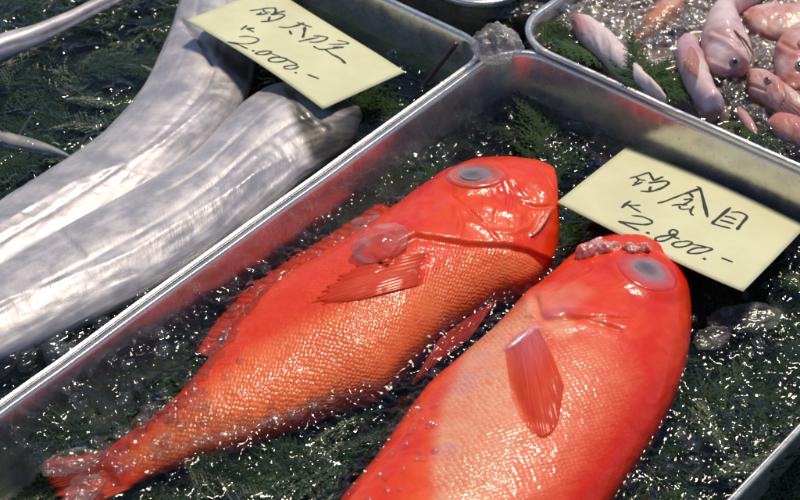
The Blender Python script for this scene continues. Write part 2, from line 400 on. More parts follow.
print('tray lines tL %.4f tA %.4f tR %.4f sB %.4f sA %.4f sT,tT %.4f %.4f sR %.4f tRl %.4f' % (tL, tA, tR, sB, sA, sT, tT, sR, tRl))
FRONT = -.55
WA = max(.004, gapAR*.5-.0003)
tray('steel tray holding the two red fish and the 2.800 price card', FRONT, sB, tL, tR, .030, RIM, .062, WA)
tray('steel tray of silver ribbon fish under the 2.000 price card', FRONT, sA, tA-.56, tA, .026, RIM+.0006, .060, WA)
wT = .005
tray('steel tray of dark water and leaves at the top edge, behind the ice lump', sT+.013, sT+.34, tT-.42, tT-.012, .034, RIM+.001, .060, wT)
tray('steel tray of small pink fish on crushed ice', sR, sR+.36, tRl, tRl+.46, .034, RIM+.004, .058, .0055)

tb = mesh_obj('table', [(-3, -3, -.032), (3, -3, -.032), (3, 3, -.032), (-3, 3, -.032)], [[0, 1, 2, 3]], TABLE, smooth=False)
tag(tb, kind='structure')

# outlines of the two red fish (far edge, near edge) in photo pixels, snout to tail
G1 = [((552, 178), (556, 208)), ((549, 168), (559, 236)), ((527, 162), (553, 258)), ((487, 161), (536, 280)), ((452, 172), (516, 292)), ((420, 188), (489, 302)), ((386, 212), (448, 330)), ((348, 238), (413, 361)), ((308, 262), (378, 394)),
      ((268, 286), (336, 409)), ((235, 320), (290, 429)), ((200, 368), (238, 447)), ((164, 408), (194, 460)), ((128, 434), (155, 474)), ((98, 456), (124, 490))]
G2 = [((602, 250), (618, 247)), ((586, 258), (648, 251)), ((562, 274), (676, 265)), ((536, 296), (689, 298)), ((510, 320), (691, 334)), ((482, 348), (685, 370)), ((452, 374), (673, 402)), ((424, 398), (656, 436)), ((400, 428), (634, 470)),
      ((374, 466), (606, 510)), ((344, 502), (575, 548)), ((312, 545), (530, 592)), ((278, 595), (478, 640)), ((240, 655), (412, 690)), ((200, 722), (330, 740)), ((160, 785), (240, 795))]
belly_line = [(590, 262), (550, 282), (516, 303), (488, 325), (468, 345), (451, 378), (438, 421), (433, 464), (436, 520), (420, 600)]
POLY1 = [a for a, b in G1]+[b for a, b in G1][::-1]
POLY2 = [a for a, b in G2]+[b for a, b in G2][::-1]
# ------------------------------------------------------------------ water sheets
def water_sheet(s0, s1, t0, t1, zfun, hfun, mat, step=.0014):
    ns, nt_ = int((s1-s0)/step), int((t1-t0)/step)
    S, T = np.meshgrid(np.linspace(s0, s1, ns), np.linspace(t0, t1, nt_), indexing='ij')
    P = S[..., None]*E1+T[..., None]*E2
    X, Y = P[..., 0], P[..., 1]
    P[..., 2] = zfun(X, Y)+hfun(X, Y)
    o = mesh_obj('water', P.reshape(-1, 3), grid_faces(ns, nt_), mat)
    return tag(o, kind='structure')
def h_main(X, Y):
    px, py = project(np.stack([X, Y, zw(X, Y)], -1))
    far = sstep(230, 130, py)*.5
    slush = np.clip(sstep(520, 260, px)+.6*sstep(-.15, .25, fbm(X*16, Y*16, 5))+far, 0.3, 1)
    h = .0026*fbm(X*42, Y*42, 11)+.0010*fbm(X*110, Y*110, 13)
    h = h+slush*(domes(X, Y, .014, .0010, .0050, .5, 21, 1.0)+domes(X+.3, Y, .0065, .0006, .0026, .6, 31, .6))
    h = h+domes(X, Y+.2, .0042, .0004, .0016, .5, 41, .4)
    men = np.zeros_like(px)
    for line in (belly_line, [(516, 303), (489, 302), (448, 330), (413, 361), (378, 394), (336, 409), (290, 429)], [b for a, b in G2]):
        d, _ = poly_dist(px, py, line); men = np.maximum(men, np.exp(-d/3.5))
    d, _ = poly_dist(px, py, [(418, 190), (385, 220), (330, 255), (255, 302), (215, 352), (165, 405)])
    mound = .0075*np.exp(-(d/13)**2)
    d, _ = poly_dist(px, py, [(190, 420), (150, 445), (110, 466), (70, 480)])
    mound = np.maximum(mound, .0075*np.exp(-(d/24)**2))
    d, _ = poly_dist(px, py, [(430, 395), (405, 432), (378, 470), (345, 510)])
    mound = np.maximum(mound, .010*np.exp(-(d/15)**2))
    lum = domes(X, Y+.1, .0080, .0010, .0036, .75, 45, .5)*np.clip(mound/.006, 0, 1)
    return h*(1-.6*men)+.0022*men+mound+lum
def h_calm(X, Y):
    h = .0012*fbm(X*30, Y*30, 51)
    band = sstep(-.05, .22, fbm(X*16, Y*16, 57))
    h = h+band*domes(X, Y, .013, .0010, .0042, .46, 61, 1.6)+(.3+.7*band)*domes(X, Y, .0062, .0005, .0020, .32, 67, 1.2)
    px, py = project(np.stack([X, Y, zw(X, Y)], -1))
    low = sstep(290, 345, py)*sstep(220, 60, px)
    return h+low*domes(X, Y, .020, .002, .0055, .8, 71, .8)
AOFF = .004
water_sheet(max(FRONT, -.30), sB-.0045, tL+.002, tR-.002, zw, h_main, WATER_DARK)
water_sheet(-.34, sA-.0045, tA-.50, tA-.002, lambda x, y: zw(x, y, AOFF), h_calm, WATER_CALM)
zT = RIM-.012
water_sheet(sT+.016, sT+.20, tT-.25, tT-.014, lambda x, y: zT+0*x, h_calm, WATER_CALM, .002)

# ------------------------------------------------------------------ cypress sprigs
def sprig_mesh(seed, L=1.0, fine=1.0):
    """a flat spray of scale leaves, lying along +X, unit length"""
    r = random.Random(seed); V = []; Fc = []
    def leaf(p, d, ln, w, z):
        n = len(V); q = (-d[1], d[0])
        V.extend([(p[0], p[1], z), (p[0]+d[0]*ln*.45+q[0]*w, p[1]+d[1]*ln*.45+q[1]*w, z-.2*w), (p[0]+d[0]*ln, p[1]+d[1]*ln, z+.35*w), (p[0]+d[0]*ln*.45-q[0]*w, p[1]+d[1]*ln*.45-q[1]*w, z-.2*w), (p[0]+d[0]*ln*.5, p[1]+d[1]*ln*.5, z+.5*w)])
        for a, b in ((0, 1), (1, 2), (2, 3), (3, 0)): Fc.append([n+a, n+b, n+4])
    def shoot(p, ang, ln, lvl, z):
        step = .034*fine; n = max(2, int(ln/step)); side = 1
        curl = r.uniform(-.5, .5)*(.5 if lvl == 0 else 1)
        for k in range(n):
            f = k/n; a = ang+curl*f; d = (math.cos(a), math.sin(a))
            w = (.013+.006*(2-lvl))*(1-.45*f)*fine
            leaf(p, d, step*1.5, w, z)
            if lvl < 2 and k >= 1:
                sub = ln*(.46 if lvl == 0 else .42)*(1-f)**.75*r.uniform(.75, 1.15)
                if sub > .05*fine: shoot(p, a+side*r.uniform(.62, .95), sub, lvl+1, z-.004*r.random())
                if lvl == 0 and r.random() < .6 and sub > .05: shoot(p, a-side*r.uniform(.6, .9), sub*.8, lvl+1, z)
                side = -side
            p = (p[0]+d[0]*step, p[1]+d[1]*step); z += r.uniform(-.006, .006)
    shoot((0, 0), 0, L, 0, 0)
    return np.array(V), np.array(Fc)
SPRIGS = [sprig_mesh(100+k) for k in range(5)]
def place(V, loc, L, az, tilt, roll, droop=0.0):
    W = V.copy(); W[:, 2] -= droop*(W[:, 0]**2)
    W *= L
    R = np.array((Matrix.Rotation(az, 3, 'Z') @ Matrix.Rotation(tilt, 3, 'Y') @ Matrix.Rotation(roll, 3, 'X')))
    return W @ R.T + np.asarray(loc)
def leaf_bed(name, spots, mat):
    Vs, Fs, n = [], [], 0
    for (loc, L, az, tilt, roll, k) in spots:
        V, Fc = SPRIGS[k]; W = place(V, loc, L, az, tilt, roll, .15); Vs.append(W); Fs.append(Fc+n); n += len(V)
    o = mesh_obj(name, np.concatenate(Vs), np.concatenate(Fs), mat, smooth=False)
    return tag(o, kind='stuff')
def bed_spots(n, s0, s1, t0, t1, zf, lo, hi, seed, Lr=(.05, .10), tl=.2):
    r = random.Random(seed); out = []
    for k in range(n):
        s, t = r.uniform(s0, s1), r.uniform(t0, t1); p = s*E1+t*E2
        out.append(((p[0], p[1], zf(p[0], p[1])+r.uniform(lo, hi)), r.uniform(*Lr), r.uniform(0, 6.3), r.uniform(-1.1*tl, .8*tl), r.uniform(-2.5*tl, 2.5*tl), r.randrange(5)))
    return out
RED_WATER = [(400, 205), (365, 195), (330, 215), (280, 255), (225, 290), (190, 330), (160, 400), (235, 330), (330, 255)]
def clear_of_fish(spots):
    out = []
    for sp in spots:
        V = SPRIGS[sp[5]][0][::9]; P = place(V, *sp[:5], .15); px, py = project(P)
        cov = (in_poly(px, py, POLY1) | in_poly(px, py, POLY2) | in_poly(px, py, RED_WATER) | in_poly(px, py, [(540, 205), (628, 130), (830, 225), (750, 310)]) | in_poly(px, py, [(176, 20), (270, -30), (425, 63), (323, 120)])).mean()
        if cov > .04: sp = ((sp[0][0], sp[0][1], max(RIM-.058, sp[0][2]-.012-.02*min(1, cov*3))), *sp[1:3], 0.0, sp[4]*.4, sp[5])
        out.append(sp)
    return out
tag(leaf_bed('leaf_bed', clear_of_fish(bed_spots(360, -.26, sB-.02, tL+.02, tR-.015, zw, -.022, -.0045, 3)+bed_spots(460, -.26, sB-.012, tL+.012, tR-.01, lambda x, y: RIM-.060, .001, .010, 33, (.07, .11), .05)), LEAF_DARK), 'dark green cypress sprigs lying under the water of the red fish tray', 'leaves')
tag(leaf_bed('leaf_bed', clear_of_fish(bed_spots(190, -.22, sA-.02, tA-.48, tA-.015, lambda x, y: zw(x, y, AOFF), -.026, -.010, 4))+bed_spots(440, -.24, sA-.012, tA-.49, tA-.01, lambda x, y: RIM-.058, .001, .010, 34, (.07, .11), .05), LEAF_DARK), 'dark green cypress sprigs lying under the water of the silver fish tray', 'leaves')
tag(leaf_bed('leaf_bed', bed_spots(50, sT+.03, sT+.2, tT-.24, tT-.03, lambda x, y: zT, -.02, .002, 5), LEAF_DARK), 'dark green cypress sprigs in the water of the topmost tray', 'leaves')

# ------------------------------------------------------------------ fish
def body(name, LR, hs, zoff, mat, parent, N=360, M=150, zfun=None, p_top=2.2, disp=None, attrs=None, flip=False):
    """A fish lying on its side. LR = pairs of edge points (far edge, near edge) in the photograph, from the snout to the
    tail; hs = half thickness. Each pair is laid on the ground plane so the solid body has that outline."""
    Lp = resample([a for a, b in LR], N); Rp = resample([b for a, b in LR], N)
    hb = np.maximum(resample([(h, 0) for h in hs], N)[:, 0], .0008)
    zfun = zfun or (lambda x, y: zw(x, y))
    A = np.zeros((N, 3)); C = np.zeros((N, 3)); a_ = np.zeros(N)
    for i in range(N):
        off = zoff[0]+(zoff[1]-zoff[0])*i/(N-1)
        g = at(*(.5*(Lp[i]+Rp[i])), 0); z = float(zfun(g[0], g[1]))+off
        for _ in range(2):
            g = at(*(.5*(Lp[i]+Rp[i])), z); z = float(zfun(g[0], g[1]))+off
        pl, pr = at(*Lp[i], z), at(*Rp[i], z)
        d = pl-pr; wdt = np.linalg.norm(d); d /= wdt
        dep = (g-CAM) @ FWD; sc = F/dep
        nv = Lp[i]-Rp[i]; D = np.linalg.norm(nv); nv = nv/D
        Bn = -sc*math.cos(PITCH)*hb[i]*nv[1]            # how far the thickness lifts the far edge in the picture
        half = D/2
        if Bn > 0: half = max(D*.3, (D*D-Bn*Bn)/(2*D))
        a_[i] = wdt*half/D; A[i] = d; C[i] = pr+d*a_[i]
    # smooth
    for _ in range(6):
        for q in (A, C): q[1:-1] = .25*q[:-2]+.5*q[1:-1]+.25*q[2:]
        a_[1:-1] = .25*a_[:-2]+.5*a_[1:-1]+.25*a_[2:]
    A /= np.linalg.norm(A, axis=1)[:, None]
    mt = int(M*.68); th = np.concatenate([np.linspace(0, math.pi, mt, endpoint=False), np.linspace(math.pi, 2*math.pi, M-mt, endpoint=False)])
    c, s = np.cos(th), np.sin(th)
    ce = np.sign(c)*np.abs(c)**(2/2.0); se = np.sign(s)*np.abs(s)**(2/p_top)
    # extra cap rings close both ends
    P = C[:, None]+A[:, None]*(a_[:, None]*ce[None])[..., None]
    P[..., 2] += hb[:, None]*se[None]
    arc = np.concatenate([[0], np.cumsum(np.linalg.norm(np.diff(C, axis=0), axis=1))])
    U = np.repeat(arc[:, None], M, 1); Vv = a_[:, None]*(th[None]-math.pi/2)*.95
    tip0, tip1 = P[0].mean(0), P[-1].mean(0)
    px, py = project(P); top = sstep(-.15, .25, s)[None]*np.ones((N, 1))
    if disp is not None:
        T = np.gradient(P, axis=0); B_ = np.gradient(P, axis=1); nr = np.cross(B_, T); nr /= (np.linalg.norm(nr, axis=2)[..., None]+1e-12)
        if nr[N//2, mt//2, 2] < 0: nr = -nr
        P = P+nr*(disp(px, py, U, Vv)*top)[..., None]
    at_ = attrs(px, py, U, Vv, top) if attrs else {}
    V = np.concatenate([P.reshape(-1, 3), tip0[None], tip1[None]])
    Fc = grid_faces(N, M, True).tolist(); n = N*M
    Fc += [[n, (j+1) % M, j] for j in range(M)] + [[n+1, (N-1)*M+j, (N-1)*M+(j+1) % M] for j in range(M)]
    UV = np.concatenate([np.stack([U, Vv], -1).reshape(-1, 2), [[0, 0]], [[arc[-1], 0]]])
    AT = {k: np.concatenate([np.asarray(v).reshape(-1), [0, 0]]) for k, v in at_.items()}
    for k in ('scale', 'pale', 'orange', 'violet'): AT.setdefault(k, np.zeros(len(V)))
    o = mesh_obj(name, V, Fc, mat, parent, uv=UV, attrs=AT)
    bm = bmesh.new(); bm.from_mesh(o.data); bmesh.ops.recalc_face_normals(bm, faces=bm.faces); bm.to_mesh(o.data)
    bvh = BVHTree.FromBMesh(bm); bm.free()
    return o, bvh
def hit(bvh, px, py):
    d = Vector(ray(px, py)); loc, n, i, dist = bvh.ray_cast(Vector(CAM), d)
    if loc is None:
        p = at(px, py, .02); loc, n, i, dist = bvh.find_nearest(Vector(p))
    if n.dot(d) > 0: n = -n
    return np.array(loc), np.array(n)
def patch(name, bvh, cen, rx, ry, rot, prof, mat, parent, nr=14, na=48, r0=0.0):
    """rounded patch seated on the body: rings of an ellipse, lifted by prof(r)"""
    ca, sa = math.cos(rot), math.sin(rot); V = []
    ns = []
    for k in range(nr+1):
        r = r0+(1-r0)*k/nr
        for j in range(na):
            a = 2*math.pi*j/na; x, y = rx*r*math.cos(a), ry*r*math.sin(a)
            p, n = hit(bvh, cen[0]+x*ca-y*sa, cen[1]+x*sa+y*ca); V.append(p); ns.append(n)
    n = np.mean(ns, 0); n /= np.linalg.norm(n); V = np.array(V).reshape(nr+1, na, 3)
    for k in range(nr+1): V[k] += n*prof(r0+(1-r0)*k/nr)
    Fc = grid_faces(nr+1, na, True).tolist(); W = V.reshape(-1, 3)
    if r0 == 0.0: pass
    rad = np.repeat(r0+(1-r0)*np.arange(nr+1)/nr, na)
    return mesh_obj(name, W, Fc, mat, parent, attrs={'rad': rad})
def fin_sheet(name, base, tip, mat, parent, lift, zfun=None, bvh=None, nu=26, nv=40, thick=.0008, violet=0., ripple=.0006, rag=0.0):
    """a fan of membrane from a base polyline to a tip polyline (photo points), resting on the body"""
    b = resample(base, nv); t = resample(tip, nv); P = np.zeros((nu, nv, 3)); UV = np.zeros((nu, nv, 2)); vi = np.zeros((nu, nv))
    for i in range(nu):
        f0 = i/(nu-1)
        for j in range(nv):
            f = f0*(1-rag*(.5+.5*math.sin(j*2.1)+.3*math.sin(j*.9)))
            q = b[j]*(1-f)+t[j]*f
            if bvh is not None:
                p, n = hit(bvh, *q); P[i, j] = p+n*(lift(f, j/(nv-1)))
            else:
                p = at(*q, 0); p = at(*q, zfun(p[0], p[1])+lift(f, j/(nv-1))); P[i, j] = p
            P[i, j, 2] += ripple*math.sin(j*math.pi*.5)*f
            UV[i, j] = (f, j/(nv-1)); vi[i, j] = violet*max(0, 1-f*2.0)
    Q = P.copy(); Q[..., 2] -= thick
    V = np.concatenate([P.reshape(-1, 3), Q.reshape(-1, 3)]); n = nu*nv
    Fc = grid_faces(nu, nv).tolist(); Fc += [[a+n for a in reversed(f)] for f in grid_faces(nu, nv).tolist()]
    for j in range(nv-1): Fc.append([j, j+n, j+1+n, j+1]); k = (nu-1)*nv+j; Fc.append([k, k+1, k+1+n, k+n])
    for i in range(nu-1): a, c = i*nv, (i+1)*nv; Fc.append([a, c, c+n, a+n]); a, c = i*nv+nv-1, (i+1)*nv+nv-1; Fc.append([a, a+n, c+n, c])
    return mesh_obj(name, V, Fc, mat, parent, uv=np.concatenate([UV.reshape(-1, 2)]*2), attrs={'violet': np.concatenate([vi.ravel()]*2)})

# ---- red fish A (full length, head at the upper right)
H1 = [.016, .021, .025, .027, .029, .030, .030, .029, .027, .024, .020, .016, .0115, .0075, .003]
gill1 = [(386, 268), (400, 244), (415, 236), (440, 240), (470, 245), (505, 246), (530, 252), (545, 262)]
pre1 = [(452, 196), (470, 210), (485, 226), (497, 240)]
jaw1 = [(552, 208), (541, 225), (533, 236)]
mouth1 = [(522, 203), (535, 207), (552, 207)]
brow1 = [(502, 182), (520, 178), (535, 184), (550, 198)]
brow2 = [(500, 190), (515, 195), (528, 197)]
cheek1 = [(486, 205), (500, 212), (520, 216)]
ridge1 = [(452, 200), (440, 215), (425, 224), (408, 228)]
def disp1(px, py, U, V):
    d = .0006*fbm(U*40, V*40, 3)+.0003*fbm(U*160, V*160, 9)
    g, t = poly_dist(px, py, gill1); up = np.where(in_poly(px, py, [(386, 268), (400, 244), (415, 236), (440, 240), (470, 245), (505, 246), (530, 252), (560, 262), (600, 150), (420, 140), (360, 240)]), 1., 0.)
    sd = np.where(up > 0, g, -g); d = d+.0020*sstep(-1.5, 2.5, sd)*np.exp(-(np.maximum(sd, 0)/16)**2)-.0008*np.exp(-((sd+2)/2.2)**2)
    for L, dep, w in ((pre1, -.0007, 2.0), (mouth1, -.0012, 1.8), (brow2, -.0006, 2.), (cheek1, .0006, 4.)):
        g, t = poly_dist(px, py, L); d = d+dep*np.exp(-(g/w)**2)
    for L, dep, w in ((brow1, .0005, 4.), (jaw1, .0014, 3.5), ([(500, 186), (508, 198), (506, 212)], .0004, 1.6), ([(506, 184), (515, 196), (514, 210)], .0004, 1.6), ([(512, 180), (523, 192), (530, 199)], .0005, 1.6), ([(490, 194), (498, 206), (494, 220)], .0004, 1.8), ([(470, 222), (490, 232), (512, 234), (530, 226)], .0006, 2.5), ([(535, 168), (548, 180), (556, 196)], -.0005, 1.6), ([(455, 205), (462, 225), (458, 238)], .0005, 3.)):
        g, t = poly_dist(px, py, L); d = d+dep*np.exp(-(g/w)**2)
    # eye socket rim
    ex, ey = (px-475)/31, (py-176)/14; r = np.hypot(ex, ey)
    d = d+.0018*np.exp(-((r-.95)/.34)**2)-.002*np.exp(-(r/.55)**2)
    return d
def attr1(px, py, U, V, top):
    hd = soft_in(px, py, [(386, 268), (400, 244), (415, 236), (470, 245), (505, 246), (545, 262), (600, 280), (620, 140), (420, 130), (360, 250)], 3)
    band = soft_in(px, py, [(560, 230), (470, 252), (440, 272), (400, 292), (330, 312), (250, 352), (170, 420), (120, 458), (150, 470), (230, 446), (330, 408), (378, 392), (440, 330), (500, 298), (540, 275)], 9)
    return {'scale': (1-hd)*(.25+.75*band)*top*np.clip(.85+.9*fbm(U*28, V*28, 93), .3, 1), 'pale': .60*band*(1-hd)+.12*(1-hd), 'orange': .35+.65*hd*sstep(.0, .4, .35+fbm(U*40, V*40, 33))+.4*band,
            'violet': .10*np.exp(-(poly_dist(px, py, [(448, 200), (430, 212), (412, 222)])[0]/5)**2)}  # faint lilac sheen on the head, painted into the skin colour
r1 = empty('red_fish', tuple(at(330, 320, 0)))
tag(r1, 'whole red fish with a clear ice disc on its back, left of the other', 'fish', 'large red fish in the front tray')
b1, bv1 = body('body', G1, H1, (.003, -.014), RED_SKIN, r1, 420, 190, disp=disp1, attrs=attr1)
ring = patch('eye', bv1, (475, 176), 31, 13.5, .0, lambda r: -.0006+.0016*math.sin(math.pi*min(1, max(0, (r-.52)/.48)))+.0022*math.sqrt(max(0, 1-(r/.66)**2))+.0004, EYE_A, r1, 20, 64)
patch('pupil', bv1, (472, 177.2), 12, 5.2, .03, lambda r: .00005+.0022*math.sqrt(max(0, 1-(r*.39/.66)**2))+.00012*(1-r*r), EYE_PUPIL, ring, 10, 40)
fin_sheet('pectoral_fin', [(434, 251), (431, 258), (429, 267), (428, 275), (425, 284)], [(352, 268), (330, 284), (313, 302), (332, 304), (358, 301)], FIN_SKIN, r1, lambda f, v: .0004+.0006*math.sin(math.pi*min(1, .03+f*.95)), bvh=bv1, violet=.0, thick=.0003, ripple=.0002, rag=.10)
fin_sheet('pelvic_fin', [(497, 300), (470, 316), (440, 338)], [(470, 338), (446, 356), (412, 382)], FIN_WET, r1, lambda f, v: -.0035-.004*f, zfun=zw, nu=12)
fin_sheet('dorsal_fin', [(398, 210), (346, 246), (290, 282), (248, 318), (212, 358)], [(378, 203), (320, 240), (262, 278), (220, 316), (196, 352)], FIN_SKIN, r1, lambda f, v: -.0030-.002*f+.0006*math.sin(v*40), zfun=zw, nu=14, nv=90, rag=.03)
fin_sheet('tail_fin', [(110, 452), (122, 470), (134, 486)], [(40, 462), (50, 486), (72, 512)], FIN_SKIN, r1, lambda f, v: -.0045+.002*math.sin(v*7), zfun=zw, nu=20, rag=.12)
# pale bony edge of the upper jaw
def tube_on(name, bvh, pts, rad, mat, parent, lift=.0, n=18, seg=8):
    q = resample(pts, n); C = []; Ns = []
    for x, y in q:
        p, nn = hit(bvh, x, y); C.append(p+nn*lift); Ns.append(nn)
    return tube(name, np.array(C), [rad*max(.25, math.sin(math.pi*min(.97, max(.03, i/(n-1))))**.5) for i in range(n)], mat, parent, seg)
def tube(name, C, rads, mat, parent=None, seg=8):
    n = len(C); T = np.gradient(C, axis=0); V = []
    for i in range(n):
        t = T[i]/np.linalg.norm(T[i]); a = np.cross(t, [.1, .2, 1]); a /= np.linalg.norm(a); b = np.cross(t, a)
        for k in range(seg):
            an = 2*math.pi*k/seg; V.append(C[i]+rads[i]*(math.cos(an)*a+math.sin(an)*b))
    Fc = grid_faces(n, seg, True).tolist()+[list(range(seg))[::-1], list(range((n-1)*seg, n*seg))]
    return mesh_obj(name, V, Fc, mat, parent)
JAW = mat_plain('pale_jaw', (.72, .30, .16), .3, noise=(.66, .12, .05), coat=1., nscale=200.)
tube_on('jaw', bv1, [(552, 207), (545, 220), (537, 231), (531, 237)], .0013, JAW, r1, .0004)

# ---- red fish B (close, head at the upper right, belly to the left)
H2 = [.010, .019, .026, .031, .034, .035, .036, .036, .035, .034, .032, .029, .025, .020, .014, .008]
gill2 = [(536, 300), (540, 316), (552, 322), (566, 318), (590, 322), (620, 330)]
def disp2(px, py, U, V):
    d = .0007*fbm(U*35, V*35, 5)+.0003*fbm(U*170, V*170, 19)
    g, t = poly_dist(px, py, gill2); d = d-.0016*np.exp(-(g/2.5)**2)+.0016*np.exp(-((g-8)/7)**2)*(py < 318)
    g, t = poly_dist(px, py, [(590, 268), (560, 284), (545, 300)]); d = d-.0010*np.exp(-(g/2.)**2)
    ex, ey = px-647, py-272; ca, sa = math.cos(.42), math.sin(.42); r = np.hypot((ex*ca+ey*sa)/36, (-ex*sa+ey*ca)/18)
    d = d+.0016*np.exp(-((r-1)/.30)**2)-.0004*np.exp(-(r/.6)**2)
    g, t = poly_dist(px, py, [(545, 330), (570, 326), (605, 322)]); d = d+.001*np.exp(-(g/6)**2)
    return d
def attr2(px, py, U, V, top):
    wob = 5*fbm(U*70, V*70, 61); left = soft_in(px+wob, py, belly_line+[(700, 700), (900, 400), (700, 200)], 7); under = 1-left; left = .18+.82*left
    hd = soft_in(px, py, [(520, 292), (536, 300), (540, 318), (560, 322), (600, 330), (640, 350), (670, 380), (720, 330), (700, 230), (560, 230)], 10)
    pale = soft_in(px, py, [(500, 316), (468, 347), (451, 378), (438, 421), (433, 464), (430, 560), (470, 560), (500, 470), (520, 430), (522, 380), (535, 330), (530, 305)], 14)
    mid = soft_in(px, py, [(540, 330), (600, 335), (622, 380), (590, 430), (540, 500), (480, 600), (380, 600), (434, 420), (470, 345)], 28)
    patch_ = soft_in(px, py, [(515, 305), (545, 287), (575, 284), (592, 292), (580, 306), (555, 313), (530, 318)], 6)
    d_v = poly_dist(px, py, [(548, 316), (560, 312), (572, 312)])[0]
    pv = soft_in(px, py, [(560, 316), (548, 318), (544, 328), (556, 338), (572, 336), (574, 322)], 4)
    return {'scale': top*left*(1-.8*hd)*(.14+.86*np.clip(.8*mid+pale, 0, 1))*np.clip(.8+.9*fbm(U*30, V*30, 91), .25, 1), 'pale': left*np.clip(.95*pale+.48*mid+.42*patch_+.7*pv, 0, 1), 'orange': .2+.5*under*sstep(-.2, .3, fbm(U*45, V*45, 71))+.75*mid+.45*hd*sstep(-.1, .3, fbm(U*35, V*35, 8)),
            'violet': np.clip(.9*np.exp(-(d_v/4)**2)+.35*pale*left*sstep(-.1, .3, fbm(U*55, V*55, 77)), 0, 1)}
r2 = empty('red_fish', tuple(at(560, 400, 0)))
tag(r2, 'nearer red fish with pale belly and open red side fin, guts at its mouth', 'fish', 'large red fish in the front tray')
b2, bv2 = body('body', G2, H2, (-.002, -.006), RED_SKIN_PALE, r2, 420, 200, disp=disp2, attrs=attr2, p_top=2.35)
ring = patch('eye', bv2, (647, 272), 34, 17, .42, lambda r: -.0010+.0033*math.sqrt(max(0, 1-r*r)), EYE_B, r2, 20, 64)
patch('pupil', bv2, (645, 270.5), 12, 6, .44, lambda r: -.0010+.0033*math.sqrt(max(0, 1-.13*r*r))+.00012+.0001*(1-r*r), EYE_PUPIL, ring, 10, 40)
fin_sheet('pectoral_fin', [(505, 350), (514, 342), (524, 335), (533, 330), (540, 331)], [(512, 398), (524, 424), (543, 438), (557, 424), (564, 386)], FIN, r2, lambda f, v: .0004+.0026*math.sin(math.pi*min(1, .05+f*.93))*(.3+.7*v), bvh=bv2, violet=.45, nu=34, nv=48, thick=.0004, ripple=.0002)
ROOT = mat_plain('lilac_fin_root', (.70, .30, .36), .35, noise=(.62, .10, .08), coat=.7, nscale=160., bump=.0012)
fin_sheet('tail_fin', [(160, 785), (200, 792), (240, 795)], [(40, 850), (100, 900), (180, 930)], FIN, r2, lambda f, v: -.004, zfun=zw, nu=12)
tube_on('fin_root', bv2, [(500, 353), (512, 345), (524, 336), (534, 329), (543, 325)], .0042, ROOT, r2, -.0016)
# stomach pushed out of the mouth
def lump(name, pts, mat, parent, seed, zbase, amp=.003, freq=120., sub=4):
    """organic lump: icosphere squeezed onto a row of balls"""
    bm = bmesh.new()
    Vall, Fall, n0 = [], [], 0
    for (x, y, r, dz) in pts:
        bm2 = bmesh.new(); bmesh.ops.create_icosphere(bm2, subdivisions=sub, radius=1.0)
        c = at(x, y, zbase+dz); V = np.array([v.co[:] for v in bm2.verts])*r
        W = V+c; Q = W*freq
        k = fbm(Q[:, 0]+Q[:, 2]*.7, Q[:, 1]-Q[:, 2]*.5, seed)+.5*fbm(Q[:, 2]*2, Q[:, 0]*2, seed+3)
        W = W+V/np.linalg.norm(V, axis=1)[:, None]*(k*amp)[:, None]
        Vall.append(W); Fall += [[v.index+n0 for v in f.verts] for f in bm2.faces]; n0 += len(V); bm2.free()
    o = mesh_obj(name, np.concatenate(Vall), Fall, mat, parent)
    m = o.modifiers.new('r', 'REMESH'); m.mode = 'VOXEL'; m.voxel_size = .0005; m.use_smooth_shade = True
    m = o.modifiers.new('s', 'SMOOTH'); m.iterations = 3
    return o
gz = hit(bv2, 604, 256)[0][2]
_r = random.Random(4)
_path = resample([(587, 254), (594, 247), (604, 249), (618, 250), (632, 249), (648, 250)], 26)
lump('stomach', [(x+_r.uniform(-3, 3), y+_r.uniform(-2.2, 2.2), (.0056-.0026*i/25)*_r.uniform(.6, 1.2), _r.uniform(-.002, .001)+.003*i/25) for i, (x, y) in enumerate(_path)]+[(592, 258, .0042, -.003), (598, 259, .005, -.003), (606, 256, .0045, -.002)], GUT, r2, 5, gz-.003, amp=.0025, freq=220., sub=3)

# ---- silver ribbon fish
def silver(label, LR, hs, zoff, ridge, dark, N=320, M=120, folds=(), head=True):
    root = empty('ribbon_fish', tuple(at(*[.5*(LR[len(LR)//2][0][k]+LR[len(LR)//2][1][k]) for k in (0, 1)], 0)))
    tag(root, label, 'fish', 'silver ribbon fish in the left tray')
    def w_n(U, V): return fbm(U*150+V*60, V*40, 23)
    def disp(px, py, U, V):
        d = .0009*fbm(U*16, V*70, 7)+.0003*fbm(U*60, V*160, 13)-.0007*np.exp(-((V-.010+.004*fbm(U*9, U*0, 3))/.0022)**2)-.0005*np.exp(-((V+.016+.004*fbm(U*8, U*0+2, 3))/.002)**2)
        if ridge:
            g, t = poly_dist(px, py, ridge); d = d+sstep(0, .12, t)*sstep(1, .9, t)*(.0006*np.exp(-(g/2.2)**2)+.0014*np.exp(-(g/11.)**2))+.0008*w_n(U, V)*np.exp(-(g/26)**2)
        for L, a, w in folds:
            g, t = poly_dist(px, py, L); d = d+a*np.exp(-(g/w)**2)
        return d
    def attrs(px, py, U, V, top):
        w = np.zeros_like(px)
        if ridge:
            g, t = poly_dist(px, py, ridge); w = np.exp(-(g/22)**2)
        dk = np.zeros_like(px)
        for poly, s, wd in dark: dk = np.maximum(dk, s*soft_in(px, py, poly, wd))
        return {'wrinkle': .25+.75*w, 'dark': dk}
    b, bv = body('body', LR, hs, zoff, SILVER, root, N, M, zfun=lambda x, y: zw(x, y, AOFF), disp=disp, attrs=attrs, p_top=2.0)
    return root, bv
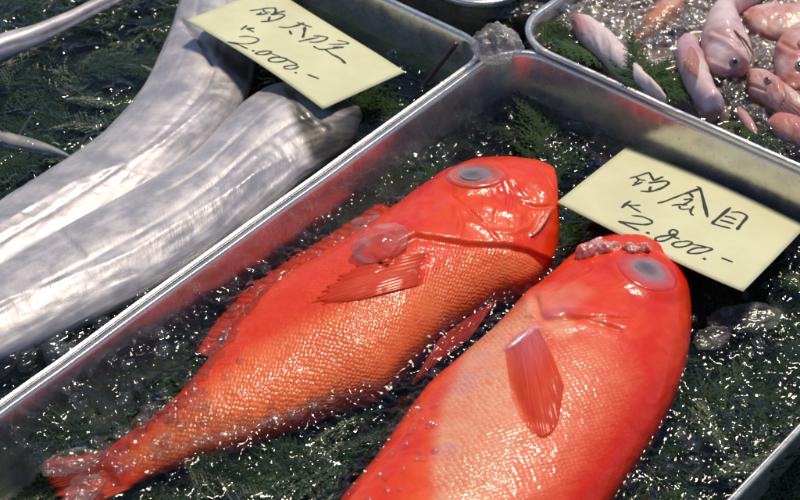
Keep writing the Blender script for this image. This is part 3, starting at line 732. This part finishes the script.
SA2 = [((356, 108), (362, 116)), ((326, 92), (352, 142)), ((297, 84), (332, 158)), ((272, 86), (306, 176)), ((246, 100), (282, 198)), ((222, 123), (253, 222)), ((190, 155), (217, 250)), ((132, 190), (165, 282)), ((75, 220), (105, 313)), ((0, 264), (31, 347)), ((-60, 300), (-34, 372)), ((-150, 352), (-132, 405)), ((-240, 405), (-228, 445))]
HA = [.005, .010, .0135, .015, .0155, .016, .016, .016, .016, .015, .013, .010, .006]
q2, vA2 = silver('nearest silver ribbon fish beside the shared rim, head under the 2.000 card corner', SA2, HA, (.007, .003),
    [(286, 157), (259, 173), (190, 218), (132, 253), (57, 283), (0, 303), (-60, 328)],
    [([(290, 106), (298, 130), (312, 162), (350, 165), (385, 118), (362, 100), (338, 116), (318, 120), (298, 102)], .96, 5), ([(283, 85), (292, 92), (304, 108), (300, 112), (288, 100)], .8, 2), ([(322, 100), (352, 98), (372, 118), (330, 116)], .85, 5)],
    folds=(([(291, 94), (302, 108), (316, 122), (326, 128)], .0007, 3.), ([(60, 232), (72, 244), (84, 256)], -.0012, 2.5), ([(296, 112), (312, 124), (330, 126)], -.0006, 3.)))
patch('eye', vA2, (325, 104), 7, 4.5, .4, lambda r: .0006+.0015*math.sqrt(max(0, 1-r*r)), EYE_CLOUD, q2, 8, 28)
SA1 = [((206, -80), (214, -78)), ((190, -42), (236, -34)), ((181, -8), (252, 10)), ((172, 26), (256, 48)), ((158, 58), (252, 84)), ((140, 92), (238, 114)), ((106, 132), (208, 146)), ((70, 159), (168, 184)), ((8, 198), (98, 232)), ((-52, 240), (22, 272)), ((-130, 292), (-78, 328)), ((-220, 350), (-180, 380))]
HB = [.005, .010, .0135, .0145, .0145, .014, .014, .0135, .013, .012, .010, .006]
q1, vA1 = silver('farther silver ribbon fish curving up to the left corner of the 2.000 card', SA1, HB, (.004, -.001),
    [(222, 92), (196, 116), (160, 146), (120, 166), (80, 180), (30, 208), (-40, 250)],
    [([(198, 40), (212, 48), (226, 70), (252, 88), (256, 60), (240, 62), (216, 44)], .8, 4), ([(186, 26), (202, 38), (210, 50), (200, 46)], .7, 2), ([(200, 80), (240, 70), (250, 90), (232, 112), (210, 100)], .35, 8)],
    folds=(([(182, 22), (196, 34), (206, 50), (212, 62)], -.003, 3.),))
SA3 = [((-60, 62), (-56, 84)), ((0, 35), (4, 58)), ((30, 27), (34, 46)), ((60, 15), (66, 30)), ((96, -2), (104, 10)), ((140, -24), (146, -14)), ((180, -45), (184, -40))]
silver('slender silver ribbon fish half sunk across the top left corner', SA3, [.010, .010, .009, .008, .006, .004, .002], (.001, .001), None, [], 160, 70)
SA4 = [((-60, 116), (-58, 132)), ((0, 130), (0, 146)), ((30, 138), (28, 151)), ((55, 147), (53, 155)), ((76, 158), (75, 160))]
silver('thin tail of a ribbon fish sunk under the water at the left edge', SA4, [.006, .005, .004, .003, .0012], (-.010, -.009), None, [], 120, 60)

# ------------------------------------------------------------------ price cards
class Plane:
    def __init__(s, P):
        s.o = P[0]; n = np.cross(P[1]-P[0], P[3]-P[0]); n /= np.linalg.norm(n); s.n = n if n[2] > 0 else -n
    def at(s, x, y, lift=0.0):
        d = ray(x, y); t = ((s.o-CAM) @ s.n)/(d @ s.n); return CAM+d*t+s.n*lift
def card(label, corners, zs, strokes, wpx, bend):
    P = [at(x, y, z) for (x, y), z in zip(corners, zs)]; P[2] = P[1]+P[3]-P[0]
    pl = Plane(P); c = np.mean(P, 0); root = empty('price_card', tuple(c)); tag(root, label, 'price card', 'handwritten price cards')
    ux, uy = P[1]-P[0], P[3]-P[0]; lx, ly = np.linalg.norm(ux), np.linalg.norm(uy)
    def bendz(p):
        u = (p-P[0]) @ ux/lx**2; v = (p-P[0]) @ uy/ly**2; return pl.n*(bend(u, v))
    nu, nv = 16, 30; V = []
    for lift in (0, -.0005):
        for i in range(nu+1):
            for j in range(nv+1):
                p = P[0]+ux*i/nu+uy*j/nv; V.append(p+bendz(p)+pl.n*lift)
    m = (nu+1)*(nv+1); top = grid_faces(nu+1, nv+1).tolist(); Fc = top+[[a+m for a in reversed(f)] for f in top]
    rimv = [i*(nv+1) for i in range(nu+1)]+[nu*(nv+1)+j for j in range(1, nv+1)]+[i*(nv+1)+nv for i in range(nu-1, -1, -1)]+[j for j in range(nv-1, 0, -1)]
    for a, b in zip(rimv, rimv[1:]+rimv[:1]): Fc.append([a, b, b+m, a+m])
    mesh_obj('paper', V, Fc, PAPER, root)
    V, Fc = [], []
    for k, (pts, w0, w1) in enumerate(strokes):
        n = max(6, 7*(len(pts)-1)+1); q = resample(pts, n) if len(pts) > 1 else None
        pr = [pl.at(x, y) for x, y in q]; base = len(V); rr = random.Random(k*7+len(strokes))
        wj = [(w0+(w1-w0)*i/(n-1))*rr.uniform(.9, 1.1)*(1+.16*math.sin(i*.6+k*2.3))*(.62 if i in (0, n-1) else 1) for i in range(n)]
        for i in range(n):
            t = pr[min(i+1, n-1)]-pr[max(i-1, 0)]; t = t/(np.linalg.norm(t)+1e-12); s = np.cross(pl.n, t)
            w = wj[i]*wpx/2; b = bendz(pr[i])+pl.n*(.00012+.00002*(k % 7))
            # pen with a broad point: wider along the reading direction
            V += [pr[i]-s*w+b, pr[i]+s*w+b]
        Fc += [[base+2*i, base+2*i+2, base+2*i+3, base+2*i+1] for i in range(n-1)]
        for e, sg in ((0, -1), (n-1, 1)):
            t = pr[min(e+1, n-1)]-pr[max(e-1, 0)]; t = t/(np.linalg.norm(t)+1e-12); s = np.cross(pl.n, t); w = wj[e]*wpx/2; b = bendz(pr[e])+pl.n*(.00012+.00002*(k % 7))
            i0 = len(V); V += [pr[e]+s*w*.6+t*sg*w*.8+b, pr[e]-s*w*.6+t*sg*w*.8+b]
            a = base+2*e; Fc.append([a+1, a, i0+1, i0] if sg > 0 else [a, a+1, i0, i0+1])
    o = mesh_obj('handwriting', V, Fc, INK, root, smooth=False)
    return root
def T(ox, oy, k): return lambda *pts: [(ox+x/k, oy+y/k) for x, y in pts]
a1, a2, a3 = T(615, 165, 10), T(670, 180, 10), T(610, 190, 6.154)
S2 = [(a1((145, 138), (250, 110), (340, 82)), .7, 1.), (a1((338, 82), (362, 122), (385, 168)), 1.2, 1.), (a1((212, 130), (240, 150), (300, 163)), 1., .9), (a1((236, 148), (222, 172), (190, 188)), .8, .6), (a1((175, 210), (222, 196), (272, 178)), 1., .8),
      (a1((385, 166), (430, 150), (475, 132)), .9, 1.1), (a1((340, 188), (420, 181), (500, 174), (535, 194), (490, 230), (420, 258), (340, 273), (255, 268)), 1., 1.), (a1((355, 225), (343, 260)), 1.3, 1.),
      (a1((425, 388), (500, 370), (600, 335), (700, 300), (840, 255)), .9, .9), (a2((150, 155), (220, 133), (285, 116)), .8, .9), (a2((265, 85), (298, 112), (330, 220), (372, 378)), 1., 1.4),
      (a2((195, 150), (225, 190)), 1.1, 1.2), (a2((140, 210), (215, 205), (185, 232), (122, 264)), .9, .9), (a2((15, 262), (100, 255), (168, 262)), .9, .8), (a2((95, 270), (98, 294), (140, 302), (190, 298)), .9, .8), (a2((235, 275), (207, 310), (206, 340), (230, 360)), 1., .9),
      (a2((600, 295), (500, 375), (415, 440)), 1.3, 1.1), (a2((415, 440), (500, 465), (600, 490)), .9, .9), (a2((610, 338), (690, 340), (765, 378), (720, 440), (668, 502)), .8, 1.3), (a2((545, 376), (600, 385), (655, 408)), 1., 1.), (a2((502, 412), (570, 428), (635, 448)), 1., 1.),
      (a1((70, 425), (110, 390), (155, 362)), 1.2, 1.1), (a1((120, 400), (180, 405), (250, 404)), .9, .9), (a1((130, 400), (190, 435), (258, 472)), .9, .9),
      (a3((135, 155), (195, 162), (248, 182), (258, 200), (215, 209), (150, 203), (55, 188)), .9, 1.), (a3((55, 188), (110, 212), (178, 242)), 1., 1.1), (a3((228, 256), (240, 259)), 1.6, 1.6),
      (a3((428, 297), (385, 280), (366, 258), (388, 241), (416, 256), (400, 275), (345, 302), (300, 308), (280, 295), (300, 282), (350, 276), (400, 268)), .9, .9), (a3((440, 312), (398, 318), (386, 332), (420, 345), (475, 338), (507, 320), (480, 311), (440, 313)), .9, .9),
      (a3((500, 328), (560, 340), (628, 358), (600, 372), (540, 384), (490, 382), (484, 370), (530, 352), (590, 352)), .9, .9), (a3((576, 417), (590, 419)), 1.5, 1.5), (a3((690, 415), (752, 440)), 1.1, 1.1)]
c0, c1_, c2_ = T(240, 0, 12.5), T(280, 12, 8.3375), T(220, 20, 7.145)
SAc = [(c0((120, 138), (230, 125), (330, 106), (440, 100)), .8, 1.), (c0((440, 100), (446, 140), (430, 182)), 1.2, 1.1), (c0((290, 125), (310, 152), (380, 160)), 1., .8), (c0((208, 186), (270, 186), (345, 174)), 1.3, .8), (c0((262, 160), (240, 186)), 1., 1.), (c0((385, 187), (460, 165), (560, 140)), .9, 1.),
       (c0((390, 190), (500, 180), (560, 196), (500, 236), (400, 270), (262, 282)), .8, .8), (c0((372, 215), (356, 265)), 1.2, 1.), (c0((480, 350), (600, 355), (720, 322), (800, 288)), .9, 1.1),
       (c1_((145, 90), (200, 110), (265, 128)), 1.1, .9), (c1_((80, 165), (92, 196)), 1.3, 1.1), (c1_((207, 130), (201, 180), (188, 222)), 1.3, 1.), (c1_((155, 258), (230, 238), (320, 218)), .9, .8), (c1_((280, 205), (340, 205), (395, 216), (370, 240), (310, 258), (245, 260)), .8, .8),
       (c1_((480, 238), (530, 246), (572, 262), (500, 271), (405, 275)), .9, .9), (c1_((445, 297), (530, 295)), 1., 1.2), (c1_((530, 297), (420, 312), (345, 322), (300, 310), (283, 295)), .9, 1.), (c1_((372, 318), (430, 360), (500, 395), (542, 435)), .9, 1.5),
       (c2_((148, 80), (190, 50)), 1., 1.), (c2_((245, 68), (190, 73)), .8, 1.), (c2_((190, 73), (240, 98)), 1., .8), (c2_((135, 135), (200, 132), (258, 145), (272, 163), (230, 184), (150, 190), (55, 176)), .8, .9), (c2_((55, 178), (130, 200), (195, 228)), .9, 1.), (c2_((229, 241), (240, 245)), 1.4, 1.4),
       (c2_((340, 240), (280, 250), (252, 264), (295, 271), (345, 262), (362, 247), (335, 240)), .9, .9), (c2_((360, 260), (425, 280)), .6, .6), (c2_((430, 284), (375, 290), (344, 305), (360, 321), (420, 321), (478, 305), (455, 291), (410, 286)), .9, .9), (c2_((470, 298), (550, 335)), .7, .8),
       (c2_((550, 340), (500, 344), (455, 356), (470, 369), (520, 368), (562, 350)), .9, .9), (c2_((532, 393), (542, 396)), 1.3, 1.3), (c2_((625, 405), (702, 431)), 1., 1.1)]
zc = zw(*at(680, 215, .02)[:2])+.024
card('pale yellow card priced 2.800 leaning on the heads of the two red fish', [(557, 202), (628, 145), (806, 236), (743, 292)], [zc, zc-.021, zc-.020, zc+.002], S2, .0018, lambda u, v: .0036*math.sin(math.pi*v)*(u-.3)+.0016*max(0, v-.8)**2*25*(1-u)*.3)
zc = zw(*at(300, 60, .02)[:2])+.030
card('pale yellow card priced 2.000 lying across the silver ribbon fish', [(186, 20), (270, -13), (407, 63), (323, 109)], [zc+.008, zc-.008, zc-.014, zc+.002], SAc, .0017, lambda u, v: .0034*math.sin(math.pi*v)*(.8-u)-.0012*max(0, v-.75)*4*u)

# ------------------------------------------------------------------ ice
def ice(label, px, py, z, rx, ry, rz, az, seed, mat=ICE, amp=.22, sub=5, freq=2.0):
    bm = bmesh.new(); bmesh.ops.create_icosphere(bm, subdivisions=sub, radius=1.0)
    V = np.array([v.co[:] for v in bm.verts]); Fc = [[v.index for v in f.verts] for f in bm.faces]; bm.free()
    k = fbm(V[:, 0]*freq+V[:, 2]*1.7, V[:, 1]*freq-V[:, 2]*1.3, seed)+.6*fbm(V[:, 2]*freq*2, V[:, 0]*freq*2+V[:, 1], seed+5)
    V = V*(1+amp*k)[:, None]*np.array([rx, ry, rz]); R = np.array(Matrix.Rotation(az, 3, 'Z')); V = V @ R.T
    c = at(px, py, z); o = mesh_obj('ice_chunk', V, Fc, mat); o.location = tuple(c)
    return tag(o, label, 'ice', 'pieces of ice')
ice('rough lump of ice perched where the four tray corners meet', 497, 45, RIM+.013, .0165, .0145, .0135, .4, 3, mat_ice('frosty_ice', .26, (.9, .86, .83), .16, .3), .30, 5, 2.6)
p, n = hit(bv1, 382, 242)
ice('clear disc of ice melting on the back of the whole red fish', 381, 242, p[2]+.003, .0190, .0135, .0070, .6, 8, ICE, .22)
p, n = hit(bv1, 360, 226)
ice('flat clear ice flake behind the round one on the back of the red fish', 371, 226, p[2]+.001, .014, .008, .004, .5, 18, ICE, .4)
ice('pale milky ice flake over the tail of the whole red fish', 71, 462, zw(*at(71, 462)[:2])+.003, .017, .0085, .004, .35, 11, ICE_MILKY, .35)
ice('second milky ice flake nearest the bottom left corner', 84, 490, zw(*at(84, 490)[:2])+.003, .013, .009, .0045, .9, 12, ICE_MILKY, .35)
ice('grey ice slab floating under the lower corner of the 2.800 card', 748, 318, zw(*at(745, 318)[:2])-.002, .023, .012, .004, .2, 13, ICE_MILKY, .3)
ice('small pinkish ice piece floating right of the nearer red fish', 712, 338, zw(*at(712, 338)[:2])-.001, .012, .008, .004, .5, 14, ICE_MILKY, .3)
ice('pale ice slab floating in the topmost tray', 500, 8, zT, .03, .012, .004, .1, 15, ICE_MILKY, .3)

def chips(spots, mat):
    bm = bmesh.new(); bmesh.ops.create_icosphere(bm, subdivisions=2, radius=1.0)
    B = np.array([v.co[:] for v in bm.verts]); FB = np.array([[v.index for v in f.verts] for f in bm.faces]); bm.free()
    Vs, Fs = [], []
    for i, (c, r) in enumerate(spots):
        k = fbm(B[:, 0]*1.6+i*3.1, B[:, 1]*1.6+B[:, 2]*1.9, i % 97); q = np.array([rng.uniform(.7, 1.5), rng.uniform(.6, 1.1), rng.uniform(.3, .6)])
        W = B*(1+.6*k)[:, None]*q*r
        W = W @ np.array(Euler((rng.uniform(-.35, .35), rng.uniform(-.35, .35), rng.uniform(0, 6.3))).to_matrix()).T+c
        Vs.append(W); Fs.append(FB+len(B)*i)
    return mesh_obj('ice_slush', np.concatenate(Vs), np.concatenate(Fs), mat)
_sp = []; _r = random.Random(12)
def near(line, n, w, rr, lift=0.0, bvh=None):
    q = resample(line, 200)
    for _ in range(n):
        x, y = q[_r.randrange(200)]; x += _r.gauss(0, w); y += _r.gauss(0, w); r = _r.uniform(*rr)
        if bvh is not None:
            p = hit(bvh, x, y)[0]; w0 = zw(p[0], p[1]); p = np.array([p[0], p[1], max(p[2], w0)])
        else: p = atw(x, y)
        _sp.append((p+np.array([0, 0, lift+r*.15]), r))
near([(400, 200), (330, 245), (250, 295), (215, 345), (165, 400), (110, 440)], 60, 6, (.0016, .0048), .0, bv1)
near([(240, 350), (180, 420), (130, 460), (80, 485)], 45, 13, (.0016, .0046), .0, bv1)
near([(340, 408), (240, 448), (160, 470)], 50, 7, (.0016, .0042), .0, bv1)
near([(436, 400), (420, 440), (395, 480), (360, 510)], 26, 12, (.0012, .0034), .0, bv2)
near([(500, 315), (470, 350), (430, 390)], 30, 7, (.0012, .0032))
near([(60, 390), (170, 330), (330, 220)], 80, 26, (.0016, .005))
near([(420, 150), (520, 110), (600, 130)], 40, 16, (.0014, .004))
near([(700, 320), (760, 350), (720, 440), (650, 490)], 50, 26, (.0016, .005))
near([(590, 215), (570, 260), (545, 290)], 25, 8, (.0012, .003))
tag(chips(_sp, ICE_CHIP), 'clear melting ice chips floating round the two red fish', 'ice', kind='stuff')
_sp = []
near([(0, 350), (60, 350), (120, 318), (190, 270)], 60, 12, (.003, .0085)); _sp = [(p+np.array([0, 0, AOFF]), r) for p, r in _sp]
tag(chips(_sp, ICE_CHIP), 'clear melting ice along the near side of the silver fish tray', 'ice', kind='stuff')

_sp = []
def nearz(line, n, w, rr, z):
    q = resample(line, 200)
    for _ in range(n):
        x, y = q[_r.randrange(200)]; _sp.append((at(x+_r.gauss(0, w), y+_r.gauss(0, w), z+_r.uniform(-.001, .002)), _r.uniform(*rr)))
_zr = RIM-.003
nearz([(600, 10), (650, 30), (690, 30), (700, 10)], 70, 12, (.0016, .005), _zr)
nearz([(745, 20), (756, 50), (770, 60)], 40, 7, (.0014, .004), _zr)
nearz([(726, 80), (745, 100), (765, 120), (790, 160)], 70, 9, (.0014, .0042), _zr)
nearz([(560, 20), (575, 8), (600, 2)], 30, 6, (.0016, .005), _zr)
tag(chips(_sp, ICE_CHIP), 'clear ice crumbs between the small pink fish', 'ice', kind='stuff')

# stick standing in the corner of the silver fish tray
a = at(457, 43, RIM-.004); b = at(419, 91, zw(*at(419, 91)[:2])+AOFF-.004)
C = np.array([a+(b-a)*i/12 for i in range(13)])
tag(tube('wooden_stick', C, [.0019-.0004*i/12 for i in range(13)], STICK, None, 10), 'thin dark brown stick leaning in the corner of the silver fish tray', 'stick')

# ------------------------------------------------------------------ tray of small pink fish
ZR = RIM+.004-.009
SRr = (sR+.004, sR+.30, tRl+.004, tRl+.42)
def slush_sheet():
    step = .0016; ns, nt_ = int((SRr[1]-SRr[0])/step), int((SRr[3]-SRr[2])/step)
    S, Tt = np.meshgrid(np.linspace(SRr[0], SRr[1], ns), np.linspace(SRr[2], SRr[3], nt_), indexing='ij')
    P = S[..., None]*E1+Tt[..., None]*E2; X, Y = P[..., 0], P[..., 1]
    P[..., 2] = ZR-.003+.005*fbm(X*30, Y*30, 81)+domes(X, Y, .012, .001, .005, .7, 83, .6)+domes(X, Y, .005, .0004, .002, .6, 85, .5)
    px, py = project(P); edge = sstep(.010, .03, S-SRr[0])*1.0
    P[..., 2] -= .010*(1-edge)
    return mesh_obj('crushed_ice', P.reshape(-1, 3), grid_faces(ns, nt_), SEABED_ICE)
tag(slush_sheet(), 'wet pinkish crushed ice bedding the small pink fish', 'ice', kind='stuff')
water_sheet(SRr[0], SRr[1], SRr[2], SRr[3], lambda x, y: ZR+.0015+0*x, lambda X, Y: .004*fbm(X*25, Y*25, 99)+.002*fbm(X*40, Y*40, 87)+domes(X, Y, .009, .0006, .003, .6, 89, .6)+domes(X, Y, .0045, .0003, .0012, .5, 91, .5), WATER_DARK, .0016)
def small_fish(label, LR, hs, z, mat, N=120, M=70, eye=None, attrs=None, disp=None, fin=None):
    mid = LR[len(LR)//2]; root = empty('pink_fish', tuple(at(.5*(mid[0][0]+mid[1][0]), .5*(mid[0][1]+mid[1][1]), ZR)))
    tag(root, label, 'fish', 'small pink fish on crushed ice')
    dd = lambda px, py, U, V: .0012*fbm(U*70, V*50, 41)+.0005*fbm(U*220, V*150, 43)+(disp(px, py, U, V) if disp else 0)
    o, bv = body('body', LR, hs, (z, z), mat, root, N, M, zfun=lambda x, y: ZR+0*x, attrs=attrs, disp=dd)
    if eye:
        x, y, rx, ry, ro = eye
        e = patch('eye', bv, (x, y), rx, ry, ro, lambda r: .0004+.0016*math.sqrt(max(0, 1-r*r)), EYE_WHITE, root, 8, 28)
        patch('pupil', bv, (x, y), rx*.55, ry*.55, ro, lambda r: .0017+.0006*math.sqrt(max(0, 1-r*r)), EYE_BLACK, e, 6, 24)
    if fin: fin_sheet('fin', fin[0], fin[1], FIN_PINK, root, lambda f, v: .001+.002*f, bvh=bv, nu=10, nv=20)
    return root, bv
EYE_WHITE = mat_plain('silvery_eye', (.30, .24, .20), .15, noise=(.20, .15, .13), coat=1.)
EYE_BLACK = mat_plain('black_pupil', (.012, .012, .014), .08, coat=1.)
FIN_PINK = mat_fin('pink_fin', (.62, .22, .18), (.72, .42, .38))
def at_simple(pale, orange, vio=0., sc=.3):
    def f(px, py, U, V, top):
        back = sstep(.002, .014, V)
        return {'scale': sc*top, 'pale': np.clip(pale+1.1*fbm(U*70, V*70, 5, 4)-.35*back, 0, 1), 'orange': np.clip(orange+1.0*fbm(U*55, V*55, 15)+.3*back, 0, 1), 'violet': np.clip(vio*(.4+1.3*fbm(U*80, V*80, 25)), 0, 1)}
    return f
def at_p1(px, py, U, V, top):
    return {'scale': .1*top, 'pale': np.clip(sstep(572, 600, px+.4*(20-py))+.5*fbm(U*60, V*60, 5)+.1, 0, 1), 'orange': 1-sstep(572, 592, px), 'violet': .0*px}
small_fish('smooth pale pink fish end with a red tip, left end of the crushed ice', [((572, 20), (573, 26)), ((577, 15), (577, 38)), ((590, 18), (590, 52)), ((606, 29), (604, 64)), ((622, 45), (618, 77)), ((636, 62), (634, 88)), ((650, 80), (652, 98)), ((664, 96), (666, 104))], [.004, .009, .012, .013, .013, .012, .010, .005], .004, PINK, attrs=at_p1)
small_fish('pale mauve fish lying with its cut end against the rim, between sprig and head', [((681, 40), (688, 37)), ((676, 48), (696, 42)), ((677, 64), (704, 60)), ((684, 84), (711, 82)), ((694, 100), (719, 98)), ((702, 109), (724, 106)), ((706, 112), (722, 111))], [.004, .009, .012, .013, .013, .012, .006], .004, PINK, attrs=at_simple(.62, .0, .7, .15), fin=([(690, 46), (695, 52), (699, 60)], [(686, 64), (691, 72), (699, 80)]))
small_fish('silvery pink fish head pointing down with a clear round eye, upper middle of the ice', [((726, 76), (740, 73)), ((712, 70), (750, 66)), ((704, 56), (752, 54)), ((701, 40), (745, 38)), ((706, 22), (738, 22)), ((720, 6), (742, 10)), ((738, -10), (756, 0)), ((765, -28), (775, -14))], [.006, .012, .016, .018, .018, .016, .013, .008], .004, PINK, attrs=at_simple(.72, .15, .35, .15), eye=(734.5, 62.5, 5.6, 4.6, .3),
    disp=lambda px, py, U, V: .0016*np.exp(-(poly_dist(px, py, [(712, 36), (726, 42), (738, 52), (746, 62)])[0]/3)**2)-.0012*np.exp(-(poly_dist(px, py, [(714, 32), (730, 38), (742, 48)])[0]/1.5)**2)-.0016*np.exp(-(poly_dist(px, py, [(722, 76), (732, 72), (742, 70)])[0]/1.6)**2)+.0010*np.exp(-(poly_dist(px, py, [(706, 60), (718, 66), (728, 70)])[0]/3)**2), fin=([(733, 30), (737, 33), (740, 37)], [(744, 44), (747, 50), (750, 55)]))
small_fish('small rosy fish head with its eye upward, below the round-eyed fish head', [((746, 78), (747, 82)), ((748, 71), (750, 96)), ((760, 70), (760, 102)), ((775, 77), (772, 110)), ((792, 90), (786, 118)), ((812, 106), (802, 128)), ((840, 128), (828, 146))], [.005, .010, .012, .013, .013, .012, .008], .003, PINK_RED, attrs=at_simple(.6, .25, .2, .3), eye=(768, 80.5, 4.2, 2.8, .5),
    disp=lambda px, py, U, V: -.0014*np.exp(-(poly_dist(px, py, [(747, 84), (756, 87), (764, 90)])[0]/1.4)**2)+.0012*np.exp(-(poly_dist(px, py, [(776, 80), (780, 94), (774, 108)])[0]/3)**2)-.0012*np.exp(-(poly_dist(px, py, [(781, 82), (785, 96), (779, 110)])[0]/1.5)**2), fin=([(784, 97), (783, 102), (781, 107)], [(806, 112), (803, 120), (796, 124)]))
small_fish('orange pink fish at the right edge, its eye cut by the picture border', [((784, 92), (798, 98)), ((775, 74), (812, 88)), ((773, 54), (824, 74)), ((782, 40), (832, 56)), ((800, 30), (842, 42)), ((828, 14), (862, 30))], [.007, .014, .017, .018, .017, .010], .004, PINK_RED, attrs=at_simple(.5, .45, .2, .3), eye=(800, 66, 5.6, 5, .2), fin=([(797, 44), (802, 49), (806, 52)], [(812, 30), (820, 36), (826, 44)]),
    disp=lambda px, py, U, V: -.0016*np.exp(-(poly_dist(px, py, [(784, 88), (792, 90), (800, 90)])[0]/1.6)**2)+.0012*np.exp(-(poly_dist(px, py, [(780, 48), (792, 54), (806, 56)])[0]/3)**2)-.0012*np.exp(-(poly_dist(px, py, [(782, 43), (794, 49), (808, 51)])[0]/1.5)**2))
small_fish('rosy red fish flank at the right edge just above the rim', [((766, 122), (768, 130)), ((776, 114), (776, 138)), ((796, 116), (792, 146)), ((820, 128), (812, 158)), ((850, 144), (842, 170))], [.004, .009, .011, .011, .006], .001, PINK_RED, attrs=at_simple(.3, .3, .3, .3))
small_fish('rosy fish with a red stripe lying at the top right corner', [((742, 14), (744, 22)), ((756, 6), (756, 36)), ((776, 4), (774, 42)), ((800, 4), (792, 40)), ((840, 8), (836, 40))], [.004, .009, .011, .011, .008], -.001, PINK_RED, attrs=at_simple(.75, .25, .1, .2))
small_fish('orange red fish belly half buried in ice at the top edge', [((632, 36), (636, 42)), ((640, 20), (660, 34)), ((656, 4), (680, 18)), ((676, -12), (700, 2)), ((700, -30), (720, -18))], [.003, .006, .008, .008, .004], -.004, PINK_RED, attrs=at_simple(.0, 1.2, .0, .2))
small_fish('small shrivelled grey pink scrap lying just behind the rim', [((736, 110), (741, 109)), ((738, 118), (748, 116)), ((746, 130), (756, 128)), ((754, 138), (760, 136))], [.002, .004, .004, .002], .001, PINK, 60, 40, attrs=at_simple(.2, .2, .5, .1))
# dark weed patch between the heads
def weed():
    V, Fc, n0 = [], [], 0; r = random.Random(9)
    poly = [(712, 74), (738, 76), (748, 98), (762, 110), (775, 118), (766, 128), (790, 150), (800, 170), (765, 150), (738, 130), (722, 100)]
    ax, ay = np.meshgrid(np.linspace(700, 805, 120), np.linspace(66, 172, 110)); k = soft_in(ax, ay, poly, 5)
    P = np.zeros(ax.shape+(3,)); 
    for i in range(ax.shape[0]):
        for j in range(ax.shape[1]): P[i, j] = at(ax[i, j], ay[i, j], ZR)
    X, Y = P[..., 0], P[..., 1]; P[..., 2] += -.012+.0125*k+k*(domes(X, Y, .005, .0006, .003, .8, 93, .5)+.003*fbm(X*90, Y*90, 95))
    GF = grid_faces(*ax.shape); GF = GF[k.reshape(-1)[GF].max(1) > .02]
    return mesh_obj('dark_slush', P.reshape(-1, 3), GF, BLACK_WEED)
tag(weed(), 'dark wet slush between the fish heads and the rim', 'slush', kind='stuff')
def sprig(label, k, p0, p1, z0, z1, roll, fine_mat=LEAF, droop=.1):
    V, Fc = SPRIGS[k]; a, b = at(*p0, ZR+z0), at(*p1, ZR+z1); d = b-a; L = np.linalg.norm(d)
    W = place(V, (0, 0, 0), L, math.atan2(d[1], d[0]), -math.asin(d[2]/L), roll, droop)
    o = mesh_obj('cypress_sprig', W, Fc, fine_mat, smooth=False); o.location = tuple(a)
    return tag(o, label, 'sprig', 'green cypress sprigs edging the ice')
sprig('green sprig tucked into the left corner of the pink fish tray', 0, (540, 22), (590, 54), .004, .004, .2)
sprig('green sprig lying along the rim below the smooth pink fish end', 1, (556, 40), (628, 72), .006, .005, -.2)
sprig('green sprig crossing over the smooth pink fish end', 2, (648, 92), (602, 46), .005, .016, .3)
sprig('upright branching green sprig right of the smooth pink fish end', 3, (646, 92), (632, 34), .004, .024, .2, LEAF, -.1)
sprig('leafy green sprig heaped between the upright sprig and the mauve fish', 4, (650, 70), (706, 108), .006, .004, -.1)
sprig('green sprig leaning toward the mauve fish', 0, (644, 84), (672, 52), .006, .016, .4)
sprig('low green sprig pressed under the mauve fish', 1, (655, 92), (700, 98), .004, .004, .1)
sprig('small green sprig sticking over the rim right of the mauve fish', 2, (742, 122), (716, 128), .004, .006, .2)
sprig('thin green sprig trailing along the rim at the right', 3, (738, 126), (786, 150), .003, .003, .0)

# ------------------------------------------------------------------ light, sky, camera
SUN = Vector((.20, .46, .86)).normalized()
w = bpy.data.worlds.new("World"); SC.world = w; w.use_nodes = True
nt = w.node_tree; nt.nodes.clear()
sky = nt.nodes.new('ShaderNodeTexSky'); sky.sky_type = 'NISHITA'; sky.sun_disc = False
sky.sun_elevation = math.asin(SUN.z); sky.sun_rotation = math.atan2(SUN.x, SUN.y)
sky.air_density = 0.7; sky.dust_density = 0.2; sky.ozone_density = 1.0
bg = nt.nodes.new('ShaderNodeBackground'); bg.inputs[1].default_value = .05
wo = nt.nodes.new('ShaderNodeOutputWorld'); nt.links.new(sky.outputs[0], bg.inputs[0]); nt.links.new(bg.outputs[0], wo.inputs[0])
ld = bpy.data.lights.new('sun', 'SUN'); ld.energy = 1.5; ld.angle = math.radians(10); ld.color = (1, .87, .68)
lo = bpy.data.objects.new('sun', ld); COL.objects.link(lo); lo.rotation_euler = SUN.to_track_quat('Z', 'Y').to_euler()
cd = bpy.data.cameras.new('camera'); cd.sensor_width = 36; cd.lens = 36*F/800; cd.clip_start = .01; cd.clip_end = 50
co = bpy.data.objects.new('camera', cd); COL.objects.link(co); co.location = tuple(CAM)
co.rotation_euler = (math.pi/2-PITCH, 0, 0)
cd.dof.use_dof = True; cd.dof.focus_distance = float(np.linalg.norm(at(560, 270, .02)-CAM)); cd.dof.aperture_fstop = 16
SC.camera = co
SC.view_settings.view_transform = 'Standard'; SC.view_settings.look = 'None'; SC.view_settings.exposure = 1.15; SC.view_settings.gamma = 1
SC.cycles.max_bounces = 10; SC.cycles.transparent_max_bounces = 16; SC.cycles.transmission_bounces = 8
SC.cycles.caustics_reflective = False; SC.cycles.caustics_refractive = False
SC.cycles.sample_clamp_direct = 0; SC.cycles.sample_clamp_indirect = 4
